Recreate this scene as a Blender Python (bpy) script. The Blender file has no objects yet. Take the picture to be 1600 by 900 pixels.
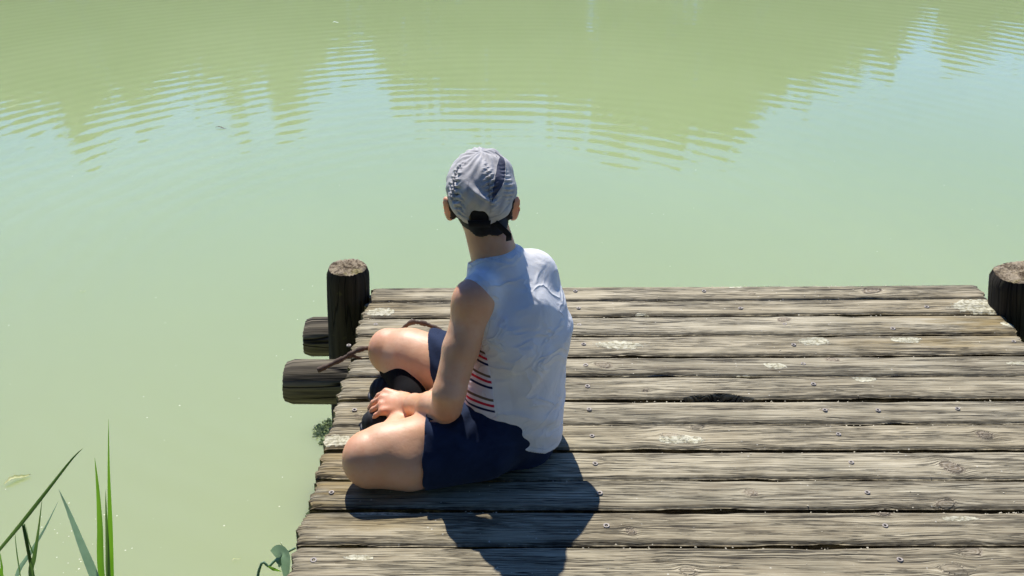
import bpy, bmesh, math, random
import numpy as np
from math import radians as R, sin, cos, tan, pi
from mathutils import Vector, Matrix

random.seed(7)
rng = np.random.default_rng(7)
scene = bpy.context.scene
C = scene.collection

# ------------------------------------------------------------------ camera
FPX = 1600.0
TH = math.radians(20)
PY = 232.35          # row of the photograph the lens axis meets (the photo is a crop from below it)
PSI = math.atan(0.014277)
cam = bpy.data.cameras.new('camera')
cam.sensor_width = 36.0
cam.lens = FPX / 1600 * 36
cam.shift_y = -(450 - PY) / 1600
cam.clip_start = 0.05
cam.clip_end = 3000
co = bpy.data.objects.new('camera', cam)
C.objects.link(co)
MM = Matrix.Rotation(PSI, 4, 'Z') @ Matrix.Rotation(pi / 2 - TH, 4, 'X') @ Matrix.Rotation(-0.0074, 4, 'Z')
co.matrix_world = Matrix.Translation((0, 0, 1.5)) @ MM
scene.camera = co

# ------------------------------------------------------------------ sun, sky, exposure
SUN_EL, SUN_AZ = R(50.5), R(-12)          # azimuth from +Y, negative = left
sdir = Vector((cos(SUN_EL) * sin(SUN_AZ), cos(SUN_EL) * cos(SUN_AZ), sin(SUN_EL)))
sl = bpy.data.lights.new('sun', 'SUN')
sl.energy = 5.0
sl.angle = R(0.5)
sl.color = (1.0, 0.955, 0.88)
so = bpy.data.objects.new('sun', sl)
C.objects.link(so)
so.rotation_euler = sdir.to_track_quat('Z', 'Y').to_euler()
so.location = (-10, 30, 40)
w = bpy.data.worlds.new('World')
scene.world = w
w.use_nodes = True
wt = w.node_tree
sky = wt.nodes.new('ShaderNodeTexSky')
sky.sky_type = 'NISHITA'
sky.sun_disc = False
sky.sun_elevation = SUN_EL
sky.sun_rotation = SUN_AZ
sky.dust_density = 0.0
sky.ozone_density = 4.0
sky.air_density = 0.8
bg = wt.nodes['Background']
clear = wt.nodes.new('ShaderNodeMix')          # a clearer, bluer air than the default
clear.data_type = 'RGBA'; clear.blend_type = 'MULTIPLY'; clear.inputs[0].default_value = 1.0
clear.inputs[7].default_value = (0.80, 1.04, 1.42, 1)
wt.links.new(sky.outputs[0], clear.inputs[6])
wt.links.new(clear.outputs[2], bg.inputs[0])
bg.inputs[1].default_value = 0.125
scene.view_settings.view_transform = 'Standard'
scene.view_settings.look = 'None'
scene.view_settings.exposure = 0.26
scene.view_settings.gamma = 1.0
scene.view_settings.use_curve_mapping = False
scene.cycles.max_bounces = 8
scene.cycles.use_denoising = True

# ------------------------------------------------------------------ helpers
def on(px, py, z=0.0):
    """world point at height z that the camera sees at photo pixel px,py"""
    d = MM.to_3x3() @ Vector(((px - 800) / FPX, -(py - PY) / FPX, -1))
    return Vector((0, 0, 1.5)) + d * ((z - 1.5) / d.z)
def at(px, py, D):
    d = MM.to_3x3() @ Vector(((px - 800) / FPX, -(py - PY) / FPX, -1))
    return Vector((0, 0, 1.5)) + d * (D / d.y)

def tag(o, label=None, cat=None, group=None, kind=None):
    if label: o['label'] = label
    if cat: o['category'] = cat
    if group: o['group'] = group
    if kind: o['kind'] = kind
    return o
def empty(name, loc=(0, 0, 0)):
    o = bpy.data.objects.new(name, None)
    o.empty_display_size = 0.05
    C.objects.link(o)
    o.location = loc
    return o
def link(name, me, parent=None, mat=None, smooth=True):
    o = bpy.data.objects.new(name, me)
    C.objects.link(o)
    if mat: me.materials.append(mat)
    if smooth: me.polygons.foreach_set('use_smooth', [True] * len(me.polygons))
    if parent:
        o.parent = parent
        o.matrix_parent_inverse = Matrix.Translation(parent.location).inverted() if parent.type == 'EMPTY' else Matrix()
    return o
def npmesh(name, V, Q):
    me = bpy.data.meshes.new(name)
    V = np.asarray(V, np.float32)
    Q = np.asarray(Q, np.int32)
    n = Q.shape[1]
    me.vertices.add(len(V)); me.vertices.foreach_set('co', V.ravel())
    me.loops.add(Q.size); me.loops.foreach_set('vertex_index', Q.ravel())
    me.polygons.add(len(Q))
    me.polygons.foreach_set('loop_start', np.arange(0, Q.size, n, dtype=np.int32))
    me.update(calc_edges=True)
    me.validate()
    return me
def attr(me, name, a):
    a = np.asarray(a, np.float32)
    t = me.attributes.new(name, 'FLOAT_VECTOR' if a.ndim == 2 else 'FLOAT', 'POINT')
    t.data.foreach_set('vector' if a.ndim == 2 else 'value', a.ravel())

class NT:
    """terse node building"""
    def __init__(s, name):
        s.m = bpy.data.materials.new(name); s.m.use_nodes = True
        s.t = s.m.node_tree; s.b = s.t.nodes['Principled BSDF']
    def L(s, a, sock):
        if isinstance(a, (int, float)): sock.default_value = a
        elif isinstance(a, tuple): sock.default_value = a if len(a) != 3 or sock.type == 'VECTOR' else a + (1,)
        else: s.t.links.new(a, sock)
    def pos(s): return s.t.nodes.new('ShaderNodeTexCoord').outputs['Object']
    def geo(s, k): return s.t.nodes.new('ShaderNodeNewGeometry').outputs[k]
    def at(s, n, k='Fac'):
        a = s.t.nodes.new('ShaderNodeAttribute'); a.attribute_name = n; return a.outputs[k]
    def rnd(s): return s.t.nodes.new('ShaderNodeObjectInfo').outputs['Random']
    def map(s, v, sc=(1, 1, 1), loc=(0, 0, 0), rot=(0, 0, 0)):
        n = s.t.nodes.new('ShaderNodeMapping'); s.L(v, n.inputs[0])
        s.L(loc, n.inputs[1]); s.L(rot, n.inputs[2]); s.L(sc, n.inputs[3]); return n.outputs[0]
    def noise(s, v, sc=1.0, det=2.0, rough=0.5, dist=0.0):
        n = s.t.nodes.new('ShaderNodeTexNoise'); s.L(v, n.inputs['Vector'])
        n.inputs['Scale'].default_value = sc; n.inputs['Detail'].default_value = det
        n.inputs['Roughness'].default_value = rough; n.inputs['Distortion'].default_value = dist
        return n.outputs['Fac']
    def voro(s, v, sc=1.0, out='Distance', feat='F1'):
        n = s.t.nodes.new('ShaderNodeTexVoronoi'); n.feature = feat; s.L(v, n.inputs['Vector'])
        n.inputs['Scale'].default_value = sc; return n.outputs[out]
    def M(s, op, a, b=0.0, c=0.0, clamp=False):
        n = s.t.nodes.new('ShaderNodeMath'); n.operation = op; n.use_clamp = clamp
        s.L(a, n.inputs[0]); s.L(b, n.inputs[1]); s.L(c, n.inputs[2]); return n.outputs[0]
    def V(s, op, a, b=(0, 0, 0)):
        n = s.t.nodes.new('ShaderNodeVectorMath'); n.operation = op
        s.L(a, n.inputs[0]); s.L(b, n.inputs[1])
        return n.outputs['Value' if op in ('LENGTH', 'DISTANCE', 'DOT_PRODUCT') else 'Vector']
    def sep(s, v):
        n = s.t.nodes.new('ShaderNodeSeparateXYZ'); s.L(v, n.inputs[0]); return n.outputs
    def comb(s, x=0.0, y=0.0, z=0.0):
        n = s.t.nodes.new('ShaderNodeCombineXYZ'); s.L(x, n.inputs[0]); s.L(y, n.inputs[1]); s.L(z, n.inputs[2]); return n.outputs[0]
    def step(s, v, a, b, x=0.0, y=1.0, sm=True):
        n = s.t.nodes.new('ShaderNodeMapRange'); n.interpolation_type = 'SMOOTHSTEP' if sm else 'LINEAR'
        s.L(v, n.inputs[0]); s.L(a, n.inputs[1]); s.L(b, n.inputs[2]); s.L(x, n.inputs[3]); s.L(y, n.inputs[4]); return n.outputs[0]
    def mix(s, f, a, b, mode='MIX'):
        n = s.t.nodes.new('ShaderNodeMix'); n.data_type = 'RGBA'; n.blend_type = mode
        s.L(f, n.inputs[0]); s.L(a, n.inputs[6]); s.L(b, n.inputs[7]); return n.outputs[2]
    def ramp(s, v, stops):
        n = s.t.nodes.new('ShaderNodeValToRGB'); s.L(v, n.inputs[0]); e = n.color_ramp.elements
        while len(e) < len(stops): e.new(0.5)
        for i, (p, c) in enumerate(stops): e[i].position = p; e[i].color = tuple(c) + (1,)
        return n.outputs[0]
    def bump(s, h, dist=1.0, strength=1.0, nrm=None):
        n = s.t.nodes.new('ShaderNodeBump'); s.L(h, n.inputs['Height'])
        n.inputs['Distance'].default_value = dist; n.inputs['Strength'].default_value = strength
        if nrm: s.L(nrm, n.inputs['Normal'])
        return n.outputs[0]
    def out(s, col=None, rough=None, nrm=None, **kw):
        if col is not None: s.L(col, s.b.inputs['Base Color'])
        if rough is not None: s.L(rough, s.b.inputs['Roughness'])
        if nrm is not None: s.L(nrm, s.b.inputs['Normal'])
        for k, v in kw.items(): s.L(v, s.b.inputs[k.replace('_', ' ')])
        return s.m

# ------------------------------------------------------------------ materials
def mat_wood():
    n = NT('weathered_wood')
    g = n.at('grain', 'Vector'); gs = n.sep(g)
    kn = n.at('knot'); li = n.at('lichen'); wm = n.at('warm'); hole = n.at('rot'); ed = n.at('edge')
    P = n.pos()
    wav = n.noise(n.map(g, (2.2, 10, 1)), 1.0, 2.0)
    psi = n.M('ADD', gs[1], n.M('MULTIPLY', n.M('SUBTRACT', wav, 0.5), 0.012))
    gv = n.comb(gs[0], psi, gs[2])
    broad = n.noise(n.map(gv, (1.0, 38, 1)), 1.0, 3.0, 0.6)
    mid = n.noise(n.map(gv, (5.0, 260, 1)), 1.0, 4.0, 0.7)
    fine = n.noise(n.map(gv, (14, 700, 1)), 1.0, 2.0, 0.6)
    blot = n.noise(P, 7.0, 4.0, 0.6)
    # cracks: thin ridges of a stretched noise, only here and there
    c1 = n.M('ABSOLUTE', n.M('SUBTRACT', n.noise(n.map(gv, (1.9, 105, 1), (3, 1, 0)), 1.0, 2.0, 0.5), 0.5))
    msk = n.step(n.noise(n.map(gv, (2.5, 30, 1), (7, 3, 0)), 1.0, 1.0), 0.38, 0.54)
    crack = n.M('MULTIPLY', n.step(c1, 0.003, 0.024, 1.0, 0.0), msk)
    c2 = n.M('ABSOLUTE', n.M('SUBTRACT', n.noise(n.map(gv, (7.0, 300, 1), (1, 5, 2)), 1.0, 2.0, 0.55), 0.5))
    msk2 = n.step(n.noise(n.map(gv, (3.5, 40, 1), (2, 9, 0)), 1.0, 2.0), 0.40, 0.56)
    crack2 = n.M('MULTIPLY', n.step(c2, 0.004, 0.05, 1.0, 0.0), n.M('MULTIPLY', msk2, 0.7))
    crk = n.M('MAXIMUM', crack, crack2)
    tone = n.M('ADD', n.M('MULTIPLY', broad, 0.22), n.M('ADD', n.M('MULTIPLY', mid, 0.44), n.M('MULTIPLY', fine, 0.46)))
    tone = n.M('ADD', tone, n.M('MULTIPLY', n.M('SUBTRACT', blot, 0.5), 0.22))
    tone = n.M('ADD', tone, n.M('MULTIPLY', n.M('SUBTRACT', n.rnd(), 0.5), 0.10))
    col = n.ramp(tone, [(0.32, (0.13, 0.10, 0.062)), (0.44, (0.27, 0.228, 0.15)), (0.56, (0.42, 0.372, 0.255)), (0.70, (0.62, 0.56, 0.41))])
    col = n.mix(n.M('MULTIPLY', n.M('FRACT', n.M('MULTIPLY', n.rnd(), 7.3)), 0.35), col, n.mix(1.0, col, (0.92, 0.80, 0.62), 'MULTIPLY'))
    # ochre / mossy tinge towards the board ends
    wf = n.M('MULTIPLY', wm, n.step(n.noise(n.map(gv, (5, 25, 1), (4, 4, 4)), 1.0, 4.0, 0.6), 0.38, 0.62))
    col = n.mix(n.M('MULTIPLY', wf, 0.85, clamp=True), col, (0.27, 0.19, 0.065))
    wet = n.step(n.noise(n.map(P, (1, 2.2, 1), (5, 2, 0)), 4.5, 3.0), 0.52, 0.72)
    col = n.mix(n.M('MULTIPLY', wet, 0.30), col, (0.13, 0.125, 0.085))
    # knots
    ring = n.M('SINE', n.M('ADD', n.M('MULTIPLY', kn, 17.0), n.M('MULTIPLY', n.noise(P, 60.0, 3.0), 7.0)))
    kcol = n.mix(n.step(ring, -0.6, 0.9), (0.24, 0.185, 0.12), (0.40, 0.34, 0.25))
    kcol = n.mix(n.M('MULTIPLY', n.step(kn, 0.78, 0.92), n.step(n.noise(P, 45.0, 2.0), .4, .6)), kcol, (0.035, 0.028, 0.02))
    kin = n.M('MULTIPLY', n.step(kn, 0.0, 0.06), n.step(kn, 0.97, 1.0, 1.0, 0.0))
    kf = n.step(n.noise(P, 5.0, 1.0), 0.35, 0.6, 0.25, 0.9)
    col = n.mix(n.M('MULTIPLY', kin, kf), col, kcol)
    col = n.mix(n.M('MULTIPLY', crk, 0.93), col, (0.022, 0.017, 0.012))
    # worn dark edges
    ef = n.M('MULTIPLY', ed, n.step(n.noise(n.map(P, (1, 3, 1)), 28.0, 4.0, 0.65), 0.3, 0.62))
    col = n.mix(n.M('MULTIPLY', ef, 0.85), col, (0.045, 0.037, 0.025))
    # pale crusts of lichen and bird lime
    ln = n.noise(P, 85.0, 5.0, 0.65)
    ln2 = n.noise(P, 26.0, 3.0, 0.6)
    lf = n.step(n.M('ADD', li, n.M('ADD', n.M('MULTIPLY', n.M('SUBTRACT', ln, 0.5), 0.75), n.M('MULTIPLY', n.M('SUBTRACT', ln2, 0.5), 0.9))), 0.42, 0.54)
    lcol = n.mix(n.step(ln, 0.35, 0.6), (0.40, 0.36, 0.22), (0.72, 0.68, 0.50))
    col = n.mix(n.M('MULTIPLY', lf, n.step(ln, 0.28, 0.42)), col, lcol)
    sp = n.voro(n.map(P, (1, 1, 0.3)), 42.0)
    spr = n.noise(P, 13.0, 2.0)
    spk = n.M('MULTIPLY', n.step(sp, 0.05, 0.11, 1.0, 0.0), n.step(spr, 0.52, 0.6))
    col = n.mix(n.M('MULTIPLY', spk, 0.75), col, (0.7, 0.66, 0.55))
    col = n.mix(hole, col, (0.025, 0.02, 0.016))
    h = n.M('ADD', n.M('MULTIPLY', mid, 0.0013), n.M('MULTIPLY', fine, 0.0006))
    h = n.M('SUBTRACT', h, n.M('MULTIPLY', crk, 0.003))
    h = n.M('ADD', h, n.M('MULTIPLY', n.M('MULTIPLY', lf, ln), 0.003))
    h = n.M('SUBTRACT', h, n.M('MULTIPLY', n.M('MULTIPLY', kin, n.step(kn, 0.7, 0.9)), 0.002))
    return n.out(col, 0.82, n.bump(h), Specular_IOR_Level=0.25)

def mat_log(name, dark, light, top=False):
    n = NT(name); P = n.pos()
    a = n.at('grain', 'Vector')
    g = n.noise(n.map(a, (3, 60, 1)), 1.0, 4.0, 0.6)
    g2 = n.noise(n.map(a, (1.2, 22, 1), (3, 3, 0)), 1.0, 3.0, 0.6)
    ck = n.step(n.M('ABSOLUTE', n.M('SUBTRACT', n.noise(n.map(a, (1.6, 26, 1), (8, 1, 0)), 1.0, 1.0), 0.5)), 0, 0.02, 1, 0)
    col = n.mix(n.step(n.M('ADD', n.M('MULTIPLY', g, 0.6), n.M('MULTIPLY', g2, 0.5)), 0.38, 0.72), dark, light)
    moss = n.step(n.noise(P, 21.0, 4.0, 0.6), 0.6, 0.72)
    col = n.mix(n.M('MULTIPLY', moss, 0.4), col, (0.13, 0.115, 0.045))
    col = n.mix(ck, col, (0.012, 0.01, 0.008))
    h = n.M('SUBTRACT', n.M('MULTIPLY', g, 0.003), n.M('MULTIPLY', ck, 0.005))
    return n.out(col, 0.85, n.bump(h), Specular_IOR_Level=0.2)
def mat_endgrain():
    n = NT('end_grain'); P = n.pos()
    a = n.at('grain', 'Vector')
    s_ = n.sep(a)
    r = s_[0]
    rr = n.M('ADD', r, n.M('MULTIPLY', n.noise(P, 25.0, 3.0), 0.012))
    ring = n.M('SINE', n.M('MULTIPLY', rr, 1500.0))
    f = n.noise(P, 90.0, 4.0, 0.7)
    f2 = n.noise(P, 30.0, 4.0, 0.6)
    col = n.mix(n.step(n.M('ADD', f2, n.M('MULTIPLY', n.M('SUBTRACT', f, 0.5), 0.8)), 0.35, 0.68), (0.09, 0.065, 0.04), (0.40, 0.33, 0.23))
    col = n.mix(n.M('MULTIPLY', n.step(ring, 0, 1), 0.3), col, (0.16, 0.12, 0.08))
    col = n.mix(n.step(n.noise(P, 17.0, 3.0), 0.58, 0.7, 0, 0.6), col, (0.22, 0.19, 0.06))
    h = n.M('ADD', n.M('MULTIPLY', f, 0.004), n.M('MULTIPLY', ring, 0.0003))
    return n.out(col, 0.9, n.bump(h), Specular_IOR_Level=0.15)

def mat_skin():
    n = NT('skin'); P = n.pos()
    bl = n.noise(P, 14.0, 3.0)
    col = n.mix(n.step(bl, 0.3, 0.7), (0.74, 0.40, 0.22), (0.80, 0.475, 0.30))
    col = n.mix(n.step(n.noise(P, 55.0, 4.0, 0.7), 0.45, 0.75, 0.0, 0.35), col, (0.70, 0.30, 0.18))
    red = n.at('flush_earglow')
    col = n.mix(n.M('MULTIPLY', red, 0.75), col, (0.66, 0.17, 0.09))  # skin redness, plus backlight glow of the ears put in as colour
    h = n.M('ADD', n.M('MULTIPLY', n.noise(P, 900.0, 2.0), 0.0002), n.M('MULTIPLY', n.noise(P, 45.0, 5.0, 0.6), 0.0014))
    n.b.subsurface_method = 'BURLEY'
    return n.out(col, 0.46, n.bump(h, 1, 0.8), Subsurface_Weight=0.35, Subsurface_Radius=(0.02, 0.007, 0.0035), Subsurface_Scale=0.35, Specular_IOR_Level=0.35)

def cloth(name, c1, c2, bumpy=0.0012, sc=26.0, sheen=0.1, weave=1500.0):
    n = NT(name); P = n.pos()
    a = n.noise(P, sc, 4.0, 0.55, 0.6)
    wv = n.noise(n.map(P, (1, 1, 1.6)), weave, 1.0)
    col = n.mix(n.step(a, 0.25, 0.75), c1, c2)
    h = n.M('ADD', n.M('MULTIPLY', a, bumpy), n.M('MULTIPLY', wv, 0.00025))
    return n.out(col, 0.88, n.bump(h), Specular_IOR_Level=0.15, Sheen_Weight=sheen)

def mat_shirt():
    n = NT('shirt_jersey'); P = n.pos()
    s_ = n.sep(P)
    pan = n.at('panel'); sd = n.at('stripe')
    a = n.noise(n.map(P, (1, 1, 0.8), rot=(0.4, 0.3, 0)), 17.0, 4.0, 0.55, 1.2)
    b = n.noise(P, 70.0, 3.0, 0.6)
    wv = n.noise(n.map(P, (1, 1, 0.5)), 1400.0, 1.0)
    col = n.mix(n.step(a, 0.3, 0.7), (0.80, 0.80, 0.80), (0.86, 0.86, 0.85))
    z = n.M('ADD', n.M('SUBTRACT', 0.291, s_[2]), n.M('MULTIPLY', sd, 1.0))
    z = n.M('MODULO', n.M('ADD', z, 0.49), 0.049)
    def band(lo, hi):
        return n.M('MULTIPLY', n.step(z, lo, lo + 0.0008), n.step(z, hi - 0.0008, hi, 1, 0))
    pc = (0.78, 0.72, 0.74)
    pc = n.mix(band(0.0, 0.0062), pc, (0.16, 0.115, 0.08))
    pc = n.mix(band(0.0118, 0.0182), pc, (0.62, 0.035, 0.06))
    pc = n.mix(band(0.0238, 0.0296), pc, (0.02, 0.022, 0.07))
    pf = n.M('MULTIPLY', n.step(pan, 0.0, 0.01), n.M('MULTIPLY', n.step(s_[2], 0.305, 0.307, 1, 0), n.step(s_[2], 0.125, 0.127)))
    col = n.mix(pf, col, pc)
    seam = n.step(n.M('ABSOLUTE', pan), 0.0, 0.018, 1.0, 0.0)
    hm = n.at('hem')
    st = n.step(n.M('ABSOLUTE', n.M('SUBTRACT', hm, 0.016)), 0.0, 0.0015, 1.0, 0.0)
    rim = n.step(n.M('ABSOLUTE', n.M('SUBTRACT', n.at('rim'), 0.0095)), 0.0, 0.0015, 1.0, 0.0)
    seam = n.M('MAXIMUM', seam, rim)
    cr = n.M('SUBTRACT', 1.0, n.M('ABSOLUTE', n.M('MULTIPLY', n.M('SUBTRACT', n.noise(n.map(P, (1, 1, 1.5), rot=(0.5, 0.6, 0.2)), 11.0, 2.0, 0.5, 0.8), 0.5), 6.0)))
    cr = n.M('POWER', n.M('MAXIMUM', cr, 0.0), 3.0)
    h = n.M('ADD', n.M('ADD', n.M('MULTIPLY', a, 0.003), n.M('MULTIPLY', cr, 0.0022)), n.M('ADD', n.M('MULTIPLY', b, 0.0006), n.M('MULTIPLY', wv, 0.0002)))
    h = n.M('SUBTRACT', h, n.M('MULTIPLY', n.M('MAXIMUM', seam, st), 0.0012))
    return n.out(col, 0.9, n.bump(h), Specular_IOR_Level=0.1, Sheen_Weight=0.05, Subsurface_Weight=0.12, Subsurface_Radius=(0.01, 0.01, 0.012), Subsurface_Scale=0.4)

def mat_plain(name, col, rough=0.6, **kw):
    n = NT(name); P = n.pos()
    f = n.noise(P, 60.0, 3.0)
    c2 = tuple(min(1, x * 1.35 + 0.003) for x in col)
    return n.out(n.mix(n.step(f, 0.3, 0.7), col, c2), rough, n.bump(n.M('MULTIPLY', f, 0.0008)), **kw)

def mat_leafy(name, c1, c2, rough=0.5, trans=0.3, sc=20.0):
    n = NT(name)
    f = n.noise(n.pos(), sc, 2.0)
    veins = n.M('ADD', f, n.M('MULTIPLY', n.M('SUBTRACT', n.geo('Random Per Island'), 0.5), 0.9))
    col = n.mix(n.step(veins, 0.2, 0.8), c1, c2)
    n.out(col, rough, Specular_IOR_Level=0.4)
    tr = n.t.nodes.new('ShaderNodeBsdfTranslucent')
    n.t.links.new(col, tr.inputs[0])
    ms = n.t.nodes.new('ShaderNodeMixShader'); ms.inputs[0].default_value = trans
    o = n.t.nodes['Material Output']
    n.t.links.new(n.b.outputs[0], ms.inputs[1]); n.t.links.new(tr.outputs[0], ms.inputs[2]); n.t.links.new(ms.outputs[0], o.inputs[0])
    return n.m

RC = (-0.22, 4.18)     # centre the ripple rings spread from
def mat_water():
    n = NT('milky_pond_water'); P = n.pos(); s_ = n.sep(P)
    n.b.subsurface_method = 'BURLEY'
    dx = n.M('SUBTRACT', s_[0], RC[0]); dy = n.M('SUBTRACT', s_[1], RC[1])
    r = n.M('SQRT', n.M('ADD', n.M('MULTIPLY', dx, dx), n.M('MULTIPLY', dy, dy)))
    big = n.noise(n.map(P, (0.25, 0.25, 1)), 1.0, 2.0)
    wob = n.noise(n.map(P, (0.7, 1.5, 1)), 1.0, 3.0)
    ph = n.M('ADD', n.M('MULTIPLY', r, 2 * pi / 0.158), n.M('MULTIPLY', n.M('SUBTRACT', wob, 0.5), 9.5))
    env = n.M('MULTIPLY', n.step(r, .7, 1.8), n.step(r, 2.5, 11.0, 1.0, 0.25))
    patch = n.step(n.noise(n.map(P, (0.35, 0.32, 1), (2, 5, 0)), 1.0, 2.0), 0.30, 0.62, 0.35, 1.0)
    h = n.M('MULTIPLY', n.M('MULTIPLY', n.M('SINE', ph), 0.00044), n.M('MULTIPLY', env, patch))
    # fainter crossing train, plus a fine shiver
    ph2 = n.M('ADD', n.M('MULTIPLY', n.M('ADD', n.M('MULTIPLY', s_[0], 0.25), s_[1]), 2 * pi / 0.23), n.M('MULTIPLY', big, 22.0))
    h = n.M('ADD', h, n.M('MULTIPLY', n.M('SINE', ph2), 0.00012))
    sh = n.noise(n.map(P, (3.2, 12, 1)), 1.0, 3.0, 0.6)
    h = n.M('ADD', h, n.M('MULTIPLY', sh, 0.00022))
    sil = n.noise(n.map(P, (0.5, 0.3, 1), (9, 1, 0)), 1.0, 3.0)
    col = n.mix(n.step(sil, 0.3, 0.7), (0.326, 0.404, 0.182), (0.350, 0.428, 0.200))
    col = n.mix(n.step(s_[1], 2.2, 5.6, 1.0, 0.0), col, (0.345, 0.392, 0.195))
    n.out(col, 0.03, n.bump(h), IOR=1.50, Subsurface_Weight=1.0, Subsurface_Radius=(0.20, 0.24, 0.14), Subsurface_Scale=1.0)
    n.b.inputs['Specular IOR Level'].default_value = 0.5
    return n.m

def mat_ground():
    n = NT('bank_soil'); P = n.pos()
    f = n.noise(P, 3.0, 6.0, 0.6)
    col = n.mix(n.step(f, 0.4, 0.6), (0.07, 0.055, 0.035), (0.06, 0.085, 0.025))
    return n.out(col, 0.95, n.bump(n.M('MULTIPLY', f, 0.05)))

WOOD = mat_wood()
LOGM = mat_log('dark_log_wood', (0.012, 0.010, 0.008), (0.055, 0.046, 0.033))
BEAM = mat_log('beam_log_wood', (0.035, 0.028, 0.020), (0.27, 0.23, 0.155))
ENDG = mat_endgrain()
SKIN = mat_skin()
SHIRT = mat_shirt()
SHORTS = cloth('navy_shorts_cloth', (0.008, 0.016, 0.044), (0.015, 0.028, 0.070), 0.002, 22.0)
CAPM = cloth('grey_cap_nylon', (0.50, 0.485, 0.48), (0.58, 0.565, 0.555), 0.0016, 38.0, 0.0)
CAPD = cloth('dark_cap_mesh', (0.085, 0.09, 0.13), (0.12, 0.125, 0.17), 0.0012, 40.0, 0.0)
BLACK = cloth('black_webbing', (0.008, 0.008, 0.010), (0.014, 0.014, 0.017), 0.0005)
HAIR = mat_plain('dark_brown_hair', (0.016, 0.010, 0.007), 0.6)
SHOE = mat_plain('black_shoe_knit', (0.006, 0.006, 0.008), 0.8)
SOLE = mat_plain('dark_rubber', (0.016, 0.013, 0.014), 0.55)
SOCK = cloth('dark_sock', (0.004, 0.004, 0.005), (0.007, 0.005, 0.006), 0.0008, 26.0, 0.0)
SCREW = mat_plain('screw_steel', (0.30, 0.26, 0.22), 0.6, Metallic=0.0)
BARK = mat_plain('stick_bark', (0.085, 0.055, 0.038), 0.9)
TRUNK = mat_plain('tree_bark', (0.09, 0.07, 0.05), 0.95)
WATER = mat_water()
SOIL = mat_ground()
REED = mat_leafy('reed_green', (0.10, 0.25, 0.010), (0.16, 0.35, 0.02), 0.42, 0.5, 8.0)
REEDD = mat_leafy('reed_dull_green', (0.06, 0.14, 0.025), (0.12, 0.21, 0.045), 0.45, 0.4, 8.0)
REEDB = mat_leafy('reed_blue_green', (0.20, 0.33, 0.20), (0.28, 0.43, 0.27), 0.5, 0.4, 30.0)
LEAVES = [mat_leafy('leaves_mid', (0.03, 0.07, 0.010), (0.12, 0.18, 0.04), 0.5, 0.35, 0.5),
          mat_leafy('leaves_dark', (0.025, 0.06, 0.012), (0.05, 0.10, 0.022), 0.5, 0.3, 0.6),
          mat_leafy('leaves_light', (0.07, 0.12, 0.03), (0.11, 0.17, 0.045), 0.5, 0.4, 0.6)]

# ------------------------------------------------------------------ the setting: lake bed, banks, water
WL = -0.60
def terrain():
    xs = np.concatenate([np.linspace(-900, -60, 15), np.linspace(-50, -10, 21), np.linspace(-9, 9, 61), np.linspace(10, 50, 21), np.linspace(60, 900, 15)])
    ys = np.concatenate([np.linspace(-300, -20, 8), np.linspace(-15, -2, 10), np.linspace(-1.5, 4, 45), np.linspace(5, 30, 16), np.linspace(31, 38, 22), np.linspace(40, 80, 10), np.linspace(100, 1500, 12)])
    X, Y = np.meshgrid(xs, ys)
    shore = 0.9 + 0.15 * np.sin(X * 1.3) + 0.1 * np.sin(X * 3.1 + 1)
    near = np.clip((shore + 0.6 - Y) / 1.2, 0, 1)
    far = np.clip((Y - 33 - 0.8 * np.sin(X * 0.2)) / 2.5, 0, 1)
    side = np.clip((np.abs(X) - 40) / 5, 0, 1)
    k = np.maximum(np.maximum(near, far), side)
    Z = -2.0 + (1.85 * (k * k * (3 - 2 * k)))
    Z += 0.03 * np.sin(X * 2.1 + Y) * np.sin(Y * 1.7) * (k > 0.3)
    V = np.stack([X.ravel(), Y.ravel(), Z.ravel()], 1)
    ny, nx = X.shape
    i = np.arange(ny - 1)[:, None] * nx + np.arange(nx - 1)[None]
    Q = np.stack([i, i + 1, i + nx + 1, i + nx], -1).reshape(-1, 4)
    tag(link('ground', npmesh('ground', V, Q), None, SOIL), kind='structure')
terrain()
me = npmesh('water', [(-54, -0.3, WL), (54, -0.3, WL), (54, 40, WL), (-54, 40, WL)], [(0, 1, 2, 3)])
tag(link('water', me, None, WATER, False), kind='structure')

# ------------------------------------------------------------------ the dock
dock = empty('dock', (0.46, 1.3, 0))
tag(dock, 'weathered grey wooden dock of wide planks ending over the green water', 'dock')
# Y of the joints (left end, right end) and X of left end, measured along the boards
JL = [2.864, 2.767, 2.668, 2.565, 2.446, 2.354, 2.247, 2.136, 2.037, 1.929, 1.825, 1.715, 1.607]
JR = [2.883, 2.787, 2.690, 2.571, 2.464, 2.358, 2.251, 2.150, 2.040, 1.933, 1.832, 1.722, 1.614]
XL = [-0.480, -0.486, -0.490, -0.486, -0.480, -0.486, -0.483, -0.486, -0.482, -0.478, -0.484, -0.478]
XR = [1.405, 1.406, 1.404, 1.398, 1.39, 1.385, 1.39, 1.40, 1.38, 1.39, 1.39, 1.395]
while JL[-1] > -0.4:
    JL.append(JL[-1] - 0.107); JR.append(JR[-1] - 0.107)
    XL.append(-0.48 + random.uniform(-.01, .01)); XR.append(1.39 + random.uniform(-.01, .01))
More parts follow.
